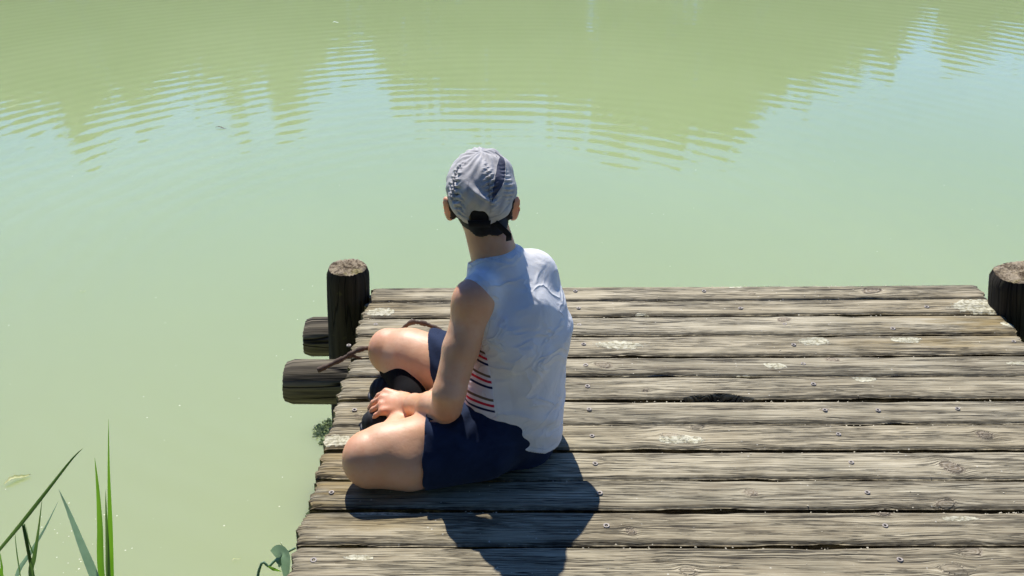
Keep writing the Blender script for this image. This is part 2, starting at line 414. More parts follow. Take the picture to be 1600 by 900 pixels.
# knots: px,py,radius; lichen: px,py,rx,ry (photo pixels -> board surface)
KN = [(1363, 454, .022), (1175, 458, .010), (941, 570, .020), (1225, 500, .012), (1488, 731, .021), (1052, 684, .018), (1069, 688, .010),
      (1173, 770, .010), (1478, 788, .014), (1075, 893, .016), (1517, 863, .016), (1489, 890, .02), (1000, 492, .01), (1289, 639, .008),
      (1380, 800, .013), (1540, 680, .018), (985, 830, .012), (600, 583, .010), (560, 650, .009), (1090, 668, .012), (1010, 610, .01), (1300, 562, .012)]
LI = [(594, 487, .042, .030), (526, 687, .040, .030), (1535, 479, .085, .055), (1582, 507, .035, .02), (1272, 533, .042, .028), (970, 539, .06, .03),
      (1415, 531, .04, .02), (1170, 588, .05, .012), (1210, 572, .03, .02), (600, 800, .07, .012), (1065, 687, .05, .02), (560, 872, .03, .01),
      (1003, 492, .02, .012), (1150, 448, .02, .01), (735, 800, .008, .006), (1590, 568, .03, .01), (1350, 592, .03, .02), (1500, 810, .04, .01)]
KW = [(on(a, b), r * .85) for a, b, r in KN]
LW = [(on(a, b), rx, ry * .72) for a, b, rx, ry in LI]
WW = [((-.47, 1.93), .16, .20, 1.0), ((-.45, 2.6), .22, .21, .7), ((1.35, 2.63), .35, .15, .9), ((1.2, 2.53), .4, .05, .8), ((-.42, 2.28), .12, .2, .5), ((-.3, 1.79), .25, .07, .5), ((.1, 2.37), .1, .04, .3)]
HC = on(1122, 619)
HOLE = (HC.x, HC.y)

def wob(x, seed, amp, f=(3.1, 7.7, 17.0, 41.0)):
    r = np.random.default_rng(seed); o = 0
    for i, k in enumerate(f): o = o + amp / (1 + i * 0.9) * np.sin(k * x * (0.8 + .4 * r.random()) + r.random() * 6.3)
    return o
THK = 0.042
def plank(i):
    vis = i < 13
    gap = 0.0085
    dx = 0.005 if vis else 0.03
    nx = int((XR[i] - XL[i]) / dx); ny = 32 if vis else 8
    u = np.linspace(0, 1, nx + 1)
    t = np.linspace(0, 1, ny + 1)
    t = 0.5 - 0.5 * np.cos(pi * t) * (0.55) - 0.45 * (0.5 - t) * 1.0 if False else t
    # finer rows at both edges
    t = t + 0.045 * np.sin(2 * pi * t) * -1
    xl = XL[i]; xr = XR[i]
    U, T = np.meshgrid(u, t)
    X = xl + (xr - xl) * U
    yb = JL[i] + (JR[i] - JL[i]) * U - gap / 2     # far edge
    yf = JL[i + 1] + (JR[i + 1] - JL[i + 1]) * U + gap / 2
    yb = yb + wob(X, 10 + i, 0.0012) - 0.0016 * (np.maximum(0, wob(X, 60 + i, 1, (9, 23, 51))) ** 2)
    yf = yf + wob(X, 40 + i, 0.0014) + 0.002 * (np.maximum(0, wob(X, 80 + i, 1, (7, 19, 47))) ** 2)
    Y = yf + (yb - yf) * T
    e = np.minimum(T, 1 - T) * 0.100
    Z = -0.007 * np.exp(-(e / 0.0045) ** 1.3)
    cup = ((T - .5) * 2) ** 2
    Z = Z + 0.0015 * cup * (1 if i % 2 else -1) + wob(X, 90 + i, 0.0008, (1.5, 3)) + rng.normal(0, 1, 1)[0] * 0.0008
    ends = np.minimum(X - xl, xr - X)
    Z -= 0.005 * np.exp(-ends / 0.006)
    X = X + np.where(U < .5, 1, -1) * np.exp(-ends / 0.03) * 0.004 * wob(T * 3, 120 + i, 1, (3, 7, 15))
    # grain field with knots, lichen, warmth
    gu, gp = X.copy(), Y.copy()
    kn = np.zeros_like(X); rot = np.zeros_like(X)
    for c, r in KW:
        if abs(c.y - (JL[i] + JL[i + 1]) / 2) > 0.075: continue
        sk = 0.5 * sin(c.x * 40); asp = 1.35 + .5 * sin(c.x * 77); ax, ay = (X - c.x + sk * (Y - c.y)) / asp, (Y - c.y) * (1 + .25 * np.sin((X - c.x) * 60 + c.y * 9))
        q = ax * ax + ay * ay; rr = np.sqrt(q)
        outm = rr > r
        gp = np.where(outm, gp - ay * np.minimum(1, (r * r / np.maximum(q, 1e-9))) * 0.9, gp)
        kn = np.maximum(kn, np.clip(1.0 - (rr / (r * 1.0)), 0, 1) * 0 + np.where(rr < r, np.maximum(rr / r, 0.02) * 0.97, 0))
        Z = Z + 0.0018 * np.exp(-q / (r * r * 1.2))
    li = np.zeros_like(X)
    for c, rx, ry in LW:
        q = ((X - c.x) / rx) ** 2 + ((Y - c.y) / ry) ** 2
        li = np.maximum(li, np.exp(-q * 0.8) * 1.12)
    wm = np.zeros_like(X)
    for (cx, cy), rx, ry, s in WW:
        wm = np.maximum(wm, s * np.exp(-(((X - cx) / rx) ** 2 + ((Y - cy) / ry) ** 2)))
    if abs(HOLE[1] - yf.mean()) < 0.03 or abs(HOLE[1] - yb.mean()) < 0.03:
        # rotted hollow along the near edge of the board
        hx = (X - HOLE[0]) / 0.088
        edge_y = yf if abs(HOLE[1] - yf.mean()) < 0.03 else None
        if edge_y is not None:
            depth = np.clip(1 - np.abs(hx) ** 2.2, 0, 1) * (0.016 + wob(X, 5, .004, (60, 140)))
            k = np.clip((depth - (Y - yf)) / 0.006, 0, 1) * (np.abs(hx) < 1)
            Z = Z - 0.038 * k
            rot = k
    edge = np.exp(-(e / 0.006))
    edge = np.maximum(edge, np.exp(-ends / 0.02) * 0.6)
    grain = np.stack([gu.ravel() + i * 7.31, gp.ravel(), np.full(X.size, i * 3.7)], 1)
    V = np.stack([X.ravel(), Y.ravel(), Z.ravel()], 1)
    W1 = nx + 1
    ii = np.arange(ny)[:, None] * W1 + np.arange(nx)[None]
    Q = [np.stack([ii, ii + 1, ii + W1 + 1, ii + W1], -1).reshape(-1, 4)]
    # skirt
    def skirt(idx):
        nonlocal V, grain, kn, li, wm, rot, edge, Q
        a = np.asarray(idx); base = len(V)
        for q, dz in ((0, 0.016), (1, THK)):
            nv = V[a].copy(); nv[:, 2] = -dz + rng.normal(0, .0006, len(a)); V = np.vstack([V, nv])
            gg = grain[a].copy(); gg[:, 1] += dz; grain = np.vstack([grain, gg])
        n = len(a); b1 = base + np.arange(n); b2 = b1 + n
        Q.append(np.stack([a[:-1], b1[:-1], b1[1:], a[1:]], 1)); Q.append(np.stack([b1[:-1], b2[:-1], b2[1:], b1[1:]], 1))
    skirt(np.arange(nx, -1, -1)); skirt(ny * W1 + np.arange(nx + 1))
    skirt(np.arange(ny + 1) * W1); skirt((np.arange(ny, -1, -1)) * W1 + nx)
    # underside
    me = npmesh('plank', V, np.vstack([q for q in Q]))
    n0 = X.size; pad = len(V) - n0
    z = np.zeros(pad)
    attr(me, 'grain', grain)
    attr(me, 'knot', np.concatenate([kn.ravel(), z])); attr(me, 'lichen', np.concatenate([li.ravel(), z]))
    attr(me, 'warm', np.concatenate([wm.ravel(), z + .3])); attr(me, 'rot', np.concatenate([rot.ravel(), z]))
    attr(me, 'edge', np.concatenate([edge.ravel(), z + 1]))
    o = link('plank', me, dock, WOOD)
    return o
planks = [plank(i) for i in range(len(JL) - 1)]
planks[5]['label'] = 'plank with a dark rotted hollow in its near edge'

def mesh_bm(name, bm, parent=None, mat=None, smooth=True):
    me = bpy.data.meshes.new(name); bm.normal_update(); bm.to_mesh(me); bm.free()
    return link(name, me, parent, mat, smooth)
# screws: dished head, shade of the driver recess put in as black centre faces
def screw_mesh():
    bm = bmesh.new(); N = 14; rings = [(0.0052, -0.002), (0.0052, 0.0008), (0.0043, 0.0012), (0.0026, 0.0006)]
    vs = [[bm.verts.new((r * cos(2 * pi * k / N), r * sin(2 * pi * k / N), z)) for k in range(N)] for r, z in rings]
    for a, b in zip(vs[:-1], vs[1:]):
        for k in range(N): bm.faces.new((a[k], a[(k + 1) % N], b[(k + 1) % N], b[k]))
    c = bm.verts.new((0, 0, -0.0012))
    for k in range(N): bm.faces.new((vs[-1][k], vs[-1][(k + 1) % N], c))
    me = bpy.data.meshes.new('screw'); bm.to_mesh(me); bm.free(); me.materials.append(SCREW); me.materials.append(BLACK)
    for p in me.polygons:
        if len(p.vertices) == 3: p.material_index = 1
    me.polygons.foreach_set('use_smooth', [True] * len(me.polygons)); return me
SM = screw_mesh()
SP = [(587, 507.5), (554, 641), (518, 770), (490, 876), (899, 455), (904, 482), (905, 508), (912, 538), (915, 571), (918, 604), (920.5, 640), (925, 681.5),
      (930, 725), (937, 771), (947.5, 822), (1100, 455), (1226, 507), (1240, 539), (1255, 569), (1271, 600.6), (1372, 641.5), (1289, 641), (1310, 679), (1330, 723),
      (1355, 770), (1383, 822), (1406, 875), (1496, 639), (1395, 514), (1584, 534), (1157, 482), (1448, 480), (545, 540)]
for a, b in SP:
    p = on(a, b)
    k = min(range(len(planks)), key=lambda i: abs(p.y - (JL[i] + JL[i + 1]) / 2))
    o = bpy.data.objects.new('screw', SM); C.objects.link(o); o.parent = planks[k]
    o.matrix_parent_inverse = Matrix.Translation((-dock.location)) if False else Matrix()
    o.location = (p.x, p.y, 0.0012); o.rotation_euler = (random.uniform(-.08, .08), random.uniform(-.08, .08), random.uniform(0, 3))
    s = random.uniform(1.15, 1.4); o.scale = (s, s, s)

# logs: one builder for posts and beams
def log(name, p0, p1, r, mat, seed, parent, endtop=True, rough_end=0.0):
    p0, p1 = Vector(p0), Vector(p1); ax = (p1 - p0).normalized(); Ln = (p1 - p0).length
    a = ax.orthogonal().normalized(); b = ax.cross(a)
    N = 72; H = max(24, int(Ln / 0.02)); rr = np.random.default_rng(seed)
    th = np.linspace(0, 2 * pi, N, endpoint=False)
    lump = sum(rr.normal(0, .012) * np.sin(k * th + rr.random() * 6) for k in (2, 3, 5))
    notch = np.zeros(N)
    for q in range(7):
        c = rr.integers(0, N); notch[c] += rr.uniform(.02, .05)
    V = []; G = []
    for j in range(H + 1):
        s = j / H * Ln
        tap = 1 - 0.12 * math.exp(-(Ln - s) / 0.006) - 0.08 * math.exp(-s / 0.006)
        for k in range(N):
            rad = r * tap * (1 + lump[k] + 0.012 * sin(s * 9 + th[k] * 2) + 0.006 * sin(s * 31 + th[k] * 5) - notch[k] * (0.5 + .5 * sin(s * 5 + k)))
            e = rough_end * (rr.random() - .4) if j == H else 0
            p = p0 + ax * (s + e) + (a * cos(th[k]) + b * sin(th[k])) * rad
            V.append(p); G.append((s, th[k] * r, seed))
    Q = [(j * N + k, j * N + (k + 1) % N, (j + 1) * N + (k + 1) % N, (j + 1) * N + k) for j in range(H) for k in range(N)]
    me = npmesh(name, V, Q); attr(me, 'grain', np.array(G))
    o = link(name, me, parent, mat)
    for end, base, sgn in ((p1, H * N, 1), (p0, 0, -1)):
        V2 = []; G2 = []; K = 12
        for q in range(K + 1):
            f = 1 - q / K
            for k in range(N):
                c = end; v = Vector(V[base + k])
                d = v - c
                dn = d - ax * d.dot(ax)
                hgt = d.dot(ax) * f
                hh = hgt + sgn * (rough_end * (0.5 * sin(k * .31 + q * .9) * f + (rr.random() - .5) * 1.1 * (f > 0.02)) + 0.003 * (1 - f ** 6)) - sgn * rough_end * 1.3 * math.exp(-((f - .25) / .25) ** 2) * (0.5 + .5 * sin(k * 2 * pi / N + 1))
                if q == 0: hh = hgt
                V2.append(c + dn * f + ax * hh); G2.append((f * r, th[k], seed))
        Q2 = [(q * N + k, (q + 1) * N + k, (q + 1) * N + (k + 1) % N, q * N + (k + 1) % N) for q in range(K) for k in range(N)]
        if sgn < 0: Q2 = [t[::-1] for t in Q2]
        m2 = npmesh('end_face', V2, Q2); attr(m2, 'grain', np.array(G2))
        link('end_face', m2, o, ENDG)
    return o
# corner posts
pc = at(543, 418, 2.823)
log('post', tuple(pc + (at(549, 610, 2.823) - pc) * ((pc.z + 1.9) / (pc.z - at(549, 610, 2.823).z))), tuple(pc), 0.0655, LOGM, 3, dock, rough_end=0.005)['label'] = 'dark round corner post at the left end of the dock'
pr = at(1596, 426, 2.724)
log('post', tuple(pr + (at(1591, 520, 2.724) - pr) * ((pr.z + 1.9) / (pr.z - at(1591, 520, 2.724).z))), tuple(pr), 0.083, LOGM, 8, dock, rough_end=0.005)['label'] = 'dark round corner post at the right end of the dock'
# round cross beams under the boards, sticking out on the left
b1l = on(447, 596, -.107)
log('beam', (1.36, b1l.y + .01, b1l.z - .003), (b1l.x + .003, b1l.y, b1l.z), 0.0625, BEAM, 5, dock, rough_end=0.003)['label'] = 'nearer of the two log ends sticking out left under the planks'
b2l = at(478, 527, 2.911)
log('beam', (1.36, b2l.y, b2l.z), (b2l.x + .003, b2l.y, b2l.z), 0.063, BEAM, 6, dock, rough_end=0.003)['label'] = 'farther of the two log ends sticking out left under the planks'
for yy in (1.5, 0.7, 0.0):
    log('beam', (1.36, yy, b1l.z - .005), (-0.44, yy, b1l.z), 0.060, BEAM, int(20 + yy * 4), dock)
for yy in (2.2, 1.4, 0.5):
    log('post', (-0.40, yy, -1.9), (-0.40, yy, -.25), 0.06, LOGM, int(30 + yy * 4), dock)
    log('post', (1.30, yy, -1.9), (1.30, yy, -.25), 0.06, LOGM, int(40 + yy * 4), dock)

# crumbs, seeds and grit caught in the joints
def debris():
    V = []; Q = []
    def chip(p, s):
        b = len(V); a = random.random() * 3.14; c_, s_ = cos(a), sin(a); l = s * random.uniform(.7, 2.0)
        for x, y, z in ((-l, -s, 0), (l, -s, 0), (l, s, 0), (-l, s, 0), (-l * .6, -s * .5, s), (l * .5, -s * .6, s * .8), (l * .6, s * .5, s), (-l * .5, s * .6, s * .7)):
            V.append((p[0] + x * c_ - y * s_, p[1] + x * s_ + y * c_, p[2] + z))
        for f in ((4, 5, 6, 7), (0, 1, 5, 4), (1, 2, 6, 5), (2, 3, 7, 6), (3, 0, 4, 7)): Q.append([b + k for k in f])
    for i in range(12):
        xs = []
        for c in range(9):
            cx = random.uniform(-.45, 1.35)
            xs += [cx + random.gauss(0, .06) for _ in range(random.randint(2, 11))]
        for x in xs:
            if not -.47 < x < 1.37: continue
            y = JL[i] + (JR[i] - JL[i]) * (x + .48) / 1.87 - .008 + random.gauss(0, .003)
            chip((x, y, -.005), random.uniform(.0006, .0014))
    for k in range(150):
        chip((random.uniform(-.46, 1.37), random.uniform(1.6, 2.85), 0.0005), random.uniform(.0006, .0014))
    tag(link('seed_crumbs', npmesh('seed_crumbs', V, Q), None, mat_plain('pale_crumbs', (0.5, 0.45, 0.33), 0.9), False), 'pale seed fluff and crumbs scattered along the plank joints', 'debris', kind='stuff')
debris()

# ------------------------------------------------------------------ distance-field modelling of the figure
class Field:
    def __init__(s, lo, hi, h):
        s.lo = np.array(lo, float); s.h = h
        s.n = np.ceil((np.array(hi) - s.lo) / h).astype(int) + 1
        s.ax = [s.lo[k] + h * np.arange(s.n[k]) for k in range(3)]
        s.d = np.full(tuple(s.n), 0.05, np.float32)
    def box(s, lo, hi):
        a = np.clip(np.floor((np.array(lo) - s.lo) / s.h).astype(int), 0, s.n - 1)
        b = np.clip(np.ceil((np.array(hi) - s.lo) / s.h).astype(int) + 1, 1, s.n)
        sl_ = tuple(slice(a[k], b[k]) for k in range(3))
        g = np.meshgrid(*[s.ax[k][sl_[k]].astype(np.float32) for k in range(3)], indexing='ij')
        return sl_, g
    def union(s, f, lo, hi, k=0.01, pad=0.03):
        lo = np.array(lo) - pad; hi = np.array(hi) + pad
        if np.any(lo > s.lo + s.h * s.n) or np.any(hi < s.lo): return
        sl_, g = s.box(lo, hi); d = f(*g); A = s.d[sl_]
        hh = np.maximum(k - np.abs(A - d), 0) / k
        s.d[sl_] = np.minimum(A, d) - hh * hh * k * 0.25
    def cut(s, f, lo, hi, k=0.003, pad=0.01):
        sl_, g = s.box(np.array(lo) - pad, np.array(hi) + pad); d = -f(*g); A = s.d[sl_]
        hh = np.maximum(k - np.abs(A - d), 0) / k
        s.d[sl_] = np.maximum(A, d) + hh * hh * k * 0.25
    def grid(s): return np.meshgrid(*[a.astype(np.float32) for a in s.ax], indexing='ij')
    def cap(s, a, b, ra, rb, k=0.01):
        a = np.array(a, float); b = np.array(b, float); r = max(ra, rb)
        s.union(capf(a, b, ra, rb), np.minimum(a, b) - r, np.maximum(a, b) + r, k)
    def chain(s, pts, k=0.01):
        for (a, ra), (b, rb) in zip(pts[:-1], pts[1:]): s.cap(a, b, ra, rb, k)
    def ell(s, c, r, rot=None, k=0.01):
        s.union(ellf(c, r, rot), np.array(c) - max(r), np.array(c) + max(r), k)
    def mesh(s, name):
        D = s.d; V, Q = surface_nets(D); V = s.lo + V * s.h
        # even the surface out a little
        nb = np.zeros_like(V); ct = np.zeros(len(V))
        for a, b in ((0, 1), (1, 2), (2, 3), (3, 0)):
            np.add.at(nb, Q[:, a], V[Q[:, b]]); np.add.at(nb, Q[:, b], V[Q[:, a]]); np.add.at(ct, Q[:, a], 1); np.add.at(ct, Q[:, b], 1)
        V2 = V * 0.5 + 0.5 * nb / np.maximum(ct, 1)[:, None]
        return V2, Q
def capf(a, b, ra, rb):
    a = np.array(a, float); b = np.array(b, float); ba = b - a; L2 = float(ba @ ba) + 1e-12
    def f(x, y, z):
        px, py, pz = x - a[0], y - a[1], z - a[2]
        t = np.clip((px * ba[0] + py * ba[1] + pz * ba[2]) / L2, 0, 1)
        return np.sqrt((px - t * ba[0]) ** 2 + (py - t * ba[1]) ** 2 + (pz - t * ba[2]) ** 2) - (ra + (rb - ra) * t)
    return f
def ellf(c, r, rot=None):
    M3 = np.array(rot.to_3x3() if rot is not None else np.eye(3)).T
    def f(x, y, z):
        p = [x - c[0], y - c[1], z - c[2]]
        q = [M3[i][0] * p[0] + M3[i][1] * p[1] + M3[i][2] * p[2] for i in range(3)]
        k0 = np.sqrt(sum((q[i] / r[i]) ** 2 for i in range(3))) + 1e-9
        k1 = np.sqrt(sum((q[i] / r[i] ** 2) ** 2 for i in range(3))) + 1e-9
        return k0 * (k0 - 1) / k1
    return f
def surface_nets(D):
    inside = D < 0
    nx, ny, nz = D.shape
    acc = np.zeros((nx - 1, ny - 1, nz - 1, 3), np.float32); cnt = np.zeros((nx - 1, ny - 1, nz - 1), np.float32)
    quads_src = []
    for ax in range(3):
        s0 = [slice(None)] * 3; s1 = [slice(None)] * 3; s0[ax] = slice(0, -1); s1[ax] = slice(1, None)
        a = D[tuple(s0)]; b = D[tuple(s1)]
        idx = np.argwhere(inside[tuple(s0)] != inside[tuple(s1)])
        av = a[tuple(idx.T)]; bv = b[tuple(idx.T)]; t = av / (av - bv)
        P = idx.astype(np.float32).copy(); P[:, ax] += t
        o1, o2 = [k for k in range(3) if k != ax]
        keep = (idx[:, o1] > 0) & (idx[:, o2] > 0) & (idx[:, o1] < D.shape[o1] - 1) & (idx[:, o2] < D.shape[o2] - 1)
        idx = idx[keep]; P = P[keep]; av = av[keep]
        cells = []
        for d1, d2 in ((0, 0), (-1, 0), (-1, -1), (0, -1)):
            c = idx.copy(); c[:, o1] += d1; c[:, o2] += d2; cells.append(c)
            np.add.at(acc, tuple(c.T), P); np.add.at(cnt, tuple(c.T), 1)
        flip = (av < 0) ^ (ax == 1)
        quads_src.append((cells, flip))
    ids = np.full(cnt.shape, -1, np.int64); m = cnt > 0; ids[m] = np.arange(m.sum())
    V = acc[m] / cnt[m][:, None]; Q = []
    for cells, flip in quads_src:
        q = np.stack([ids[tuple(c.T)] for c in cells], 1)
        q[~flip] = q[~flip][:, ::-1]; Q.append(q)
    return V, np.vstack(Q)
def sinnoise(x, y, z, seed, f0, octv=3):
    r = np.random.default_rng(seed); o = 0
    for k in range(octv):
        for j in range(3):
            v = r.normal(size=3); v /= np.linalg.norm(v); v *= f0 * 2 ** k
            o = o + np.sin(v[0] * x + v[1] * y + v[2] * z + r.random() * 6.3) / 2 ** k / 3
    return o
def A(*p): return np.array(p, float)

# torso as a loft: z, centre x, centre y, half lateral, half depth, facing angle (0 = -X, positive turns to +Y)
LOFT = np.array([
    (-0.02, -0.028, 2.070, 0.102, 0.085, 0),
    (0.06, -0.028, 2.070, 0.114, 0.095, 2),
    (0.14, -0.016, 2.068, 0.110, 0.090, 14),
    (0.21, -0.006, 2.065, 0.098, 0.078, 28),
    (0.28, -0.004, 2.068, 0.104, 0.078, 40),
    (0.33, -0.015, 2.086, 0.112, 0.076, 45),
    (0.375, -0.035, 2.113, 0.113, 0.066, 45),
    (0.410, -0.052, 2.134, 0.086, 0.048, 45),
    (0.446, -0.067, 2.147, 0.043, 0.038, 45)])
_z = np.linspace(LOFT[0, 0], LOFT[-1, 0], 120)
_k = np.hanning(17); _k /= _k.sum()
_c = [np.convolve(np.pad(np.interp(_z, LOFT[:, 0], LOFT[:, q]), 8, mode='reflect', reflect_type='odd'), _k, 'valid') for q in range(1, 6)]
LOFT = np.stack([_z] + _c, 1)
def loft_uv(x, y, z, add=0.0, grow=None):
    zz = np.clip(z, LOFT[0, 0], LOFT[-1, 0])
    col = [np.interp(zz, LOFT[:, 0], LOFT[:, k]).astype(np.float32) for k in range(1, 6)]
    ph = np.radians(col[4]); dx, dy = x - col[0], y - col[1]
    fx, fy = -np.cos(ph), np.sin(ph); lx, ly = -np.sin(ph), -np.cos(ph)
    u = dx * lx + dy * ly; v = dx * fx + dy * fy          # u: to his left, v: forwards
    return u, v, col[2], col[3]
def loftf(add=0.0, topz=0.46, botz=-0.02, addd=None):
    def f(x, y, z):
        u, v, a, b = loft_uv(x, y, z)
        e = addd(x, y, z) if addd else add
        a = a + e; b = b + e
        q = (np.abs(u / a) ** 2.3 + np.abs(v / b) ** 2.3) ** (1 / 2.3)
        d = (q - 1) * np.minimum(a, b) * 0.92
        return np.maximum(np.maximum(d, z - topz), botz - z)
    return f

H = 0.0029
hc = A(-0.103, 2.197, 0.601)        # cranium centre; head faces +Y
shL, shR = A(-0.111, 2.039, 0.401), A(0.035, 2.192, 0.400)
elL, wrL = A(-0.177, 1.944, 0.182), A(-0.286, 2.093, 0.088)
elR, wrR = A(-0.083, 2.201, 0.218), A(-0.163, 2.114, 0.128)
hipL, hipR = A(-0.043, 2.007, 0.091), A(-0.043, 2.141, 0.107)
knL, knR = A(-0.351, 1.919, 0.067), A(-0.343, 2.278, 0.122)
anL, anR = A(-0.264, 2.176, 0.052), A(-0.261, 2.095, 0.058)

person = empty('person', (-0.03, 2.07, 0))
tag(person, 'child sitting cross-legged on the planks in grey cap, white sleeveless top and navy shorts', 'person')

def build_body():
    F = Field((-.44, 1.80, -.01), (.15, 2.40, .74), H)
    F.union(loftf(-0.004, 0.44), (-.2, 1.9, -.02), (.16, 2.30, .49), 0.01)
    # shoulders and neck
    nb = A(-0.065, 2.132, 0.429); nt = A(-0.100, 2.184, 0.560)
    F.cap(nb, nt + A(0, 0, -.02), .056, .050, .02)
    F.cap(nb + A(0, 0, -.02), shL + A(.02, .02, .012), .034, .034, .035)
    F.cap(nb + A(0, 0, -.02), shR + A(-.03, -.02, .006), .034, .030, .035)
    # head
    F.ell(hc + A(0, .012, -.006), (.070, .083, .071), None, .01)
    F.ell(hc + A(0, .030, -.055), (.055, .062, .062), None, .03)
    F.cap(hc + A(0, .07, -.098), hc + A(0, .075, -.096), .022, .02, .03)     # chin
    F.cap(hc + A(0, .088, -.02), hc + A(0, .104, -.046), .007, .010, .012)   # nose
    for s in (-1, 1):
        F.cut(ellf(hc + A(s * .028, .094, -.012), (.016, .012, .010)), hc + A(s * .028 - .02, .07, -.03), hc + A(s * .028 + .02, .11, .01), .008)
        F.ell(hc + A(s * .028, .079, -.013), (.011, .009, .008), None, .003)
        F.ell(hc + A(s * .04, .062, -.05), (.018, .018, .018), None, .02)
        # ear: rim, lobe, hollow
        e = hc + A(s * .0780, -.012, -.040)
        rot = Matrix.Rotation(R(-38 * s), 4, 'Z') @ Matrix.Rotation(R(8 * s), 4, 'Y')
        F.ell(e + A(0, 0, -.002), (.0088, .0215, .027), rot, .006)
        F.ell(e + A(0, -.002, .010), (.0080, .017, .014), rot, .008)
        F.ell(e + A(-s * .003, 0, -.024), (.007, .011, .011), rot, .006)
        F.cut(ellf(e + A(s * .007, .006, .002), (.006, .011, .019), rot), e - .03, e + .03, .004)
    F.cap(hc + A(-.016, .090, -.070), hc + A(.016, .090, -.070), .005, .005, .006)
    F.cap(hc + A(-.012, .088, -.078), hc + A(.012, .088, -.078), .006, .006, .006)
    # arms
    mL = (shL + elL) / 2
    F.chain([(shL, .045), (mL + A(-.002, -.002, .01), .0395), (elL + A(.006, 0, .035), .0355), (elL, .032)], .012)
    F.ell(shL + A(-.010, -.012, -.005), (.045, .044, .052), None, .02)
    fm = elL * .62 + wrL * .38
    F.chain([(elL + A(0, .004, -.002), .032), (fm, .0305), (elL * .2 + wrL * .8, .0235), (wrL, .0205)], .012)
    mR = (shR + elR) / 2
    F.chain([(shR + A(-.014, -.006, -.012), .034), (mR, .036), (elR, .032)], .012)
    F.chain([(elR, .031), ((elR + wrR) / 2, .028), (wrR, .020)], .012)
    # legs
    def leg(hip, kn, an, r0, r1, rk):
        m = (hip + kn) / 2
        F.chain([(hip, r0), (m, (r0 + r1) / 2 + .002), (kn * .86 + hip * .14, r1), (kn, rk)], .015)
        k2 = kn + (an - kn) * .08 + A(0, 0, -.006)
        c = kn + (an - kn) * .36 + A(.012, 0, -.010)
        F.chain([(k2, rk - .008), (c, .040), (kn + (an - kn) * .75, .031), (an, .027)], .014)
    leg(hipL, knL, anL, .076, .0560, .0550)
    leg(hipR, knR, anR, .082, .0670, .0560)
    F.chain([(hipL + A(0, .014, .0), .066), (A(-.178, 1.973, .064), .050), (knL + A(.03, .025, .006), .044)], .04)
    F.chain([(A(-0.158, 1.944, 0.055), .052), (A(-0.259, 1.912, 0.048), .048), (knL + A(.0, -.012, -.016), .046)], .03)
    F.ell(knL + A(-.022, -.004, .004), (.034, .046, .044), None, .02)
    F.ell(knR + A(-.022, .004, .004), (.034, .046, .044), None, .02)
    # hands: metacarpal fan, four bent fingers, thumb
    def hand(w_, dirv, side, down, sc, curl):
        # dirv: to the knuckles, side: towards the little finger, down: palm side normal
        dirv, side, down = [v / np.linalg.norm(v) for v in (dirv, side, down)]
        L4 = [(-.029, .052, (.021, .015, .012), .0070), (-.010, .056, (.025, .017, .013), .0072), (.010, .053, (.023, .016, .012), .0069), (.028, .046, (.018, .012, .010), .0060)]
        for o_, ml, seg, r in L4:
            base = w_ + dirv * .006 * sc + side * o_ * .55 * sc
            kn_ = w_ + dirv * ml * 1.12 * sc + side * o_ * sc - down * .002
            F.cap(base, kn_, .0115 * sc, .0098 * sc, .012)
            p = kn_; ang = curl[0]
            for q, l in enumerate(seg):
                d = dirv * cos(ang) + down * sin(ang) + side * o_ * 1.5
                d = d / np.linalg.norm(d); nx_ = p + d * l * 1.12 * sc
                F.cap(p, nx_, (r - q * .0006) * 1.08 * sc, (r - (q + 1) * .0006) * 1.05 * sc, .003)
                p = nx_; ang += curl[1]
        t0 = w_ + dirv * .012 * sc - side * .016 * sc + down * .006
        t1 = t0 + (dirv * .6 - side * .65 + down * .5) * .028 * sc
        t2 = t1 + (dirv * .8 - side * .25 + down * .6) * .024 * sc
        t3 = t2 + (dirv * .8 + side * .1 + down * .6) * .018 * sc
        F.cap(t0, t1, .0115 * sc, .0095 * sc, .010); F.cap(t1, t2, .0088 * sc, .008 * sc, .004); F.cap(t2, t3, .008 * sc, .0068 * sc, .003)
        F.cap(w_, w_ + dirv * .035 * sc + down * .006, .0165 * sc, .017 * sc, .012)
    hand(wrL, A(-.95, .14, -.02), A(-.15, -.92, -.28), A(-.10, .12, -.98), 1.03, (.66, .46))
    hand(wrR, A(-.8, -.5, -.1), A(-.4, .85, -.1), A(-.1, .0, -1), .92, (.35, .35))
    # feet (inside the shoes)
    F.cap(anL, A(-0.344, 2.224, 0.037), .026, .018, .02)
    F.cap(anR, A(-0.344, 2.092, 0.037), .026, .018, .02)
    V, Q = F.mesh('body')
    fl = np.zeros(len(V))
    def near(c, r, s=1.0):
        nonlocal fl
        fl = np.maximum(fl, s * np.exp(-((V - c) ** 2).sum(1) / r ** 2))
    near(knL + A(-.05, 0, .02), .05, .35); near(knR + A(-.05, 0, .02), .05, .35); near(elL + A(0, -.03, -.02), .04, .5); near(shL + A(-.02, -.01, .045), .05, .45)
    near(wrL + A(-.06, 0, -.01), .05, .5)
    for s in (-1, 1): near(hc + A(s * .085, -.008, -.042), .03, 1.0)  # ears: red of sun shining through them, painted into the skin
    me = npmesh('body', V, Q); attr(me, 'flush_earglow', fl)
    body = link('body', me, person, SKIN)
    # hair hugging the skull below the cap
    S, g = F.box(hc - .11, hc + .11)
    d = F.d[S]; x, y, z = g
    G = Field(hc - .11, hc + .11, H); G.lo = A(*[F.ax[k][S[k].start] for k in range(3)]); G.n = np.array(d.shape)
    line = hc[2] - .084 + 0.35 * np.maximum(0, y - hc[1] + .05) + 0.003 * np.sin(x * 130) + .12 * np.abs(x - hc[0] - .01)
    hd = np.maximum(d - 0.0045 - 0.0005 * sinnoise(x, y, z, 4, 300, 2), (line - z) * .8)
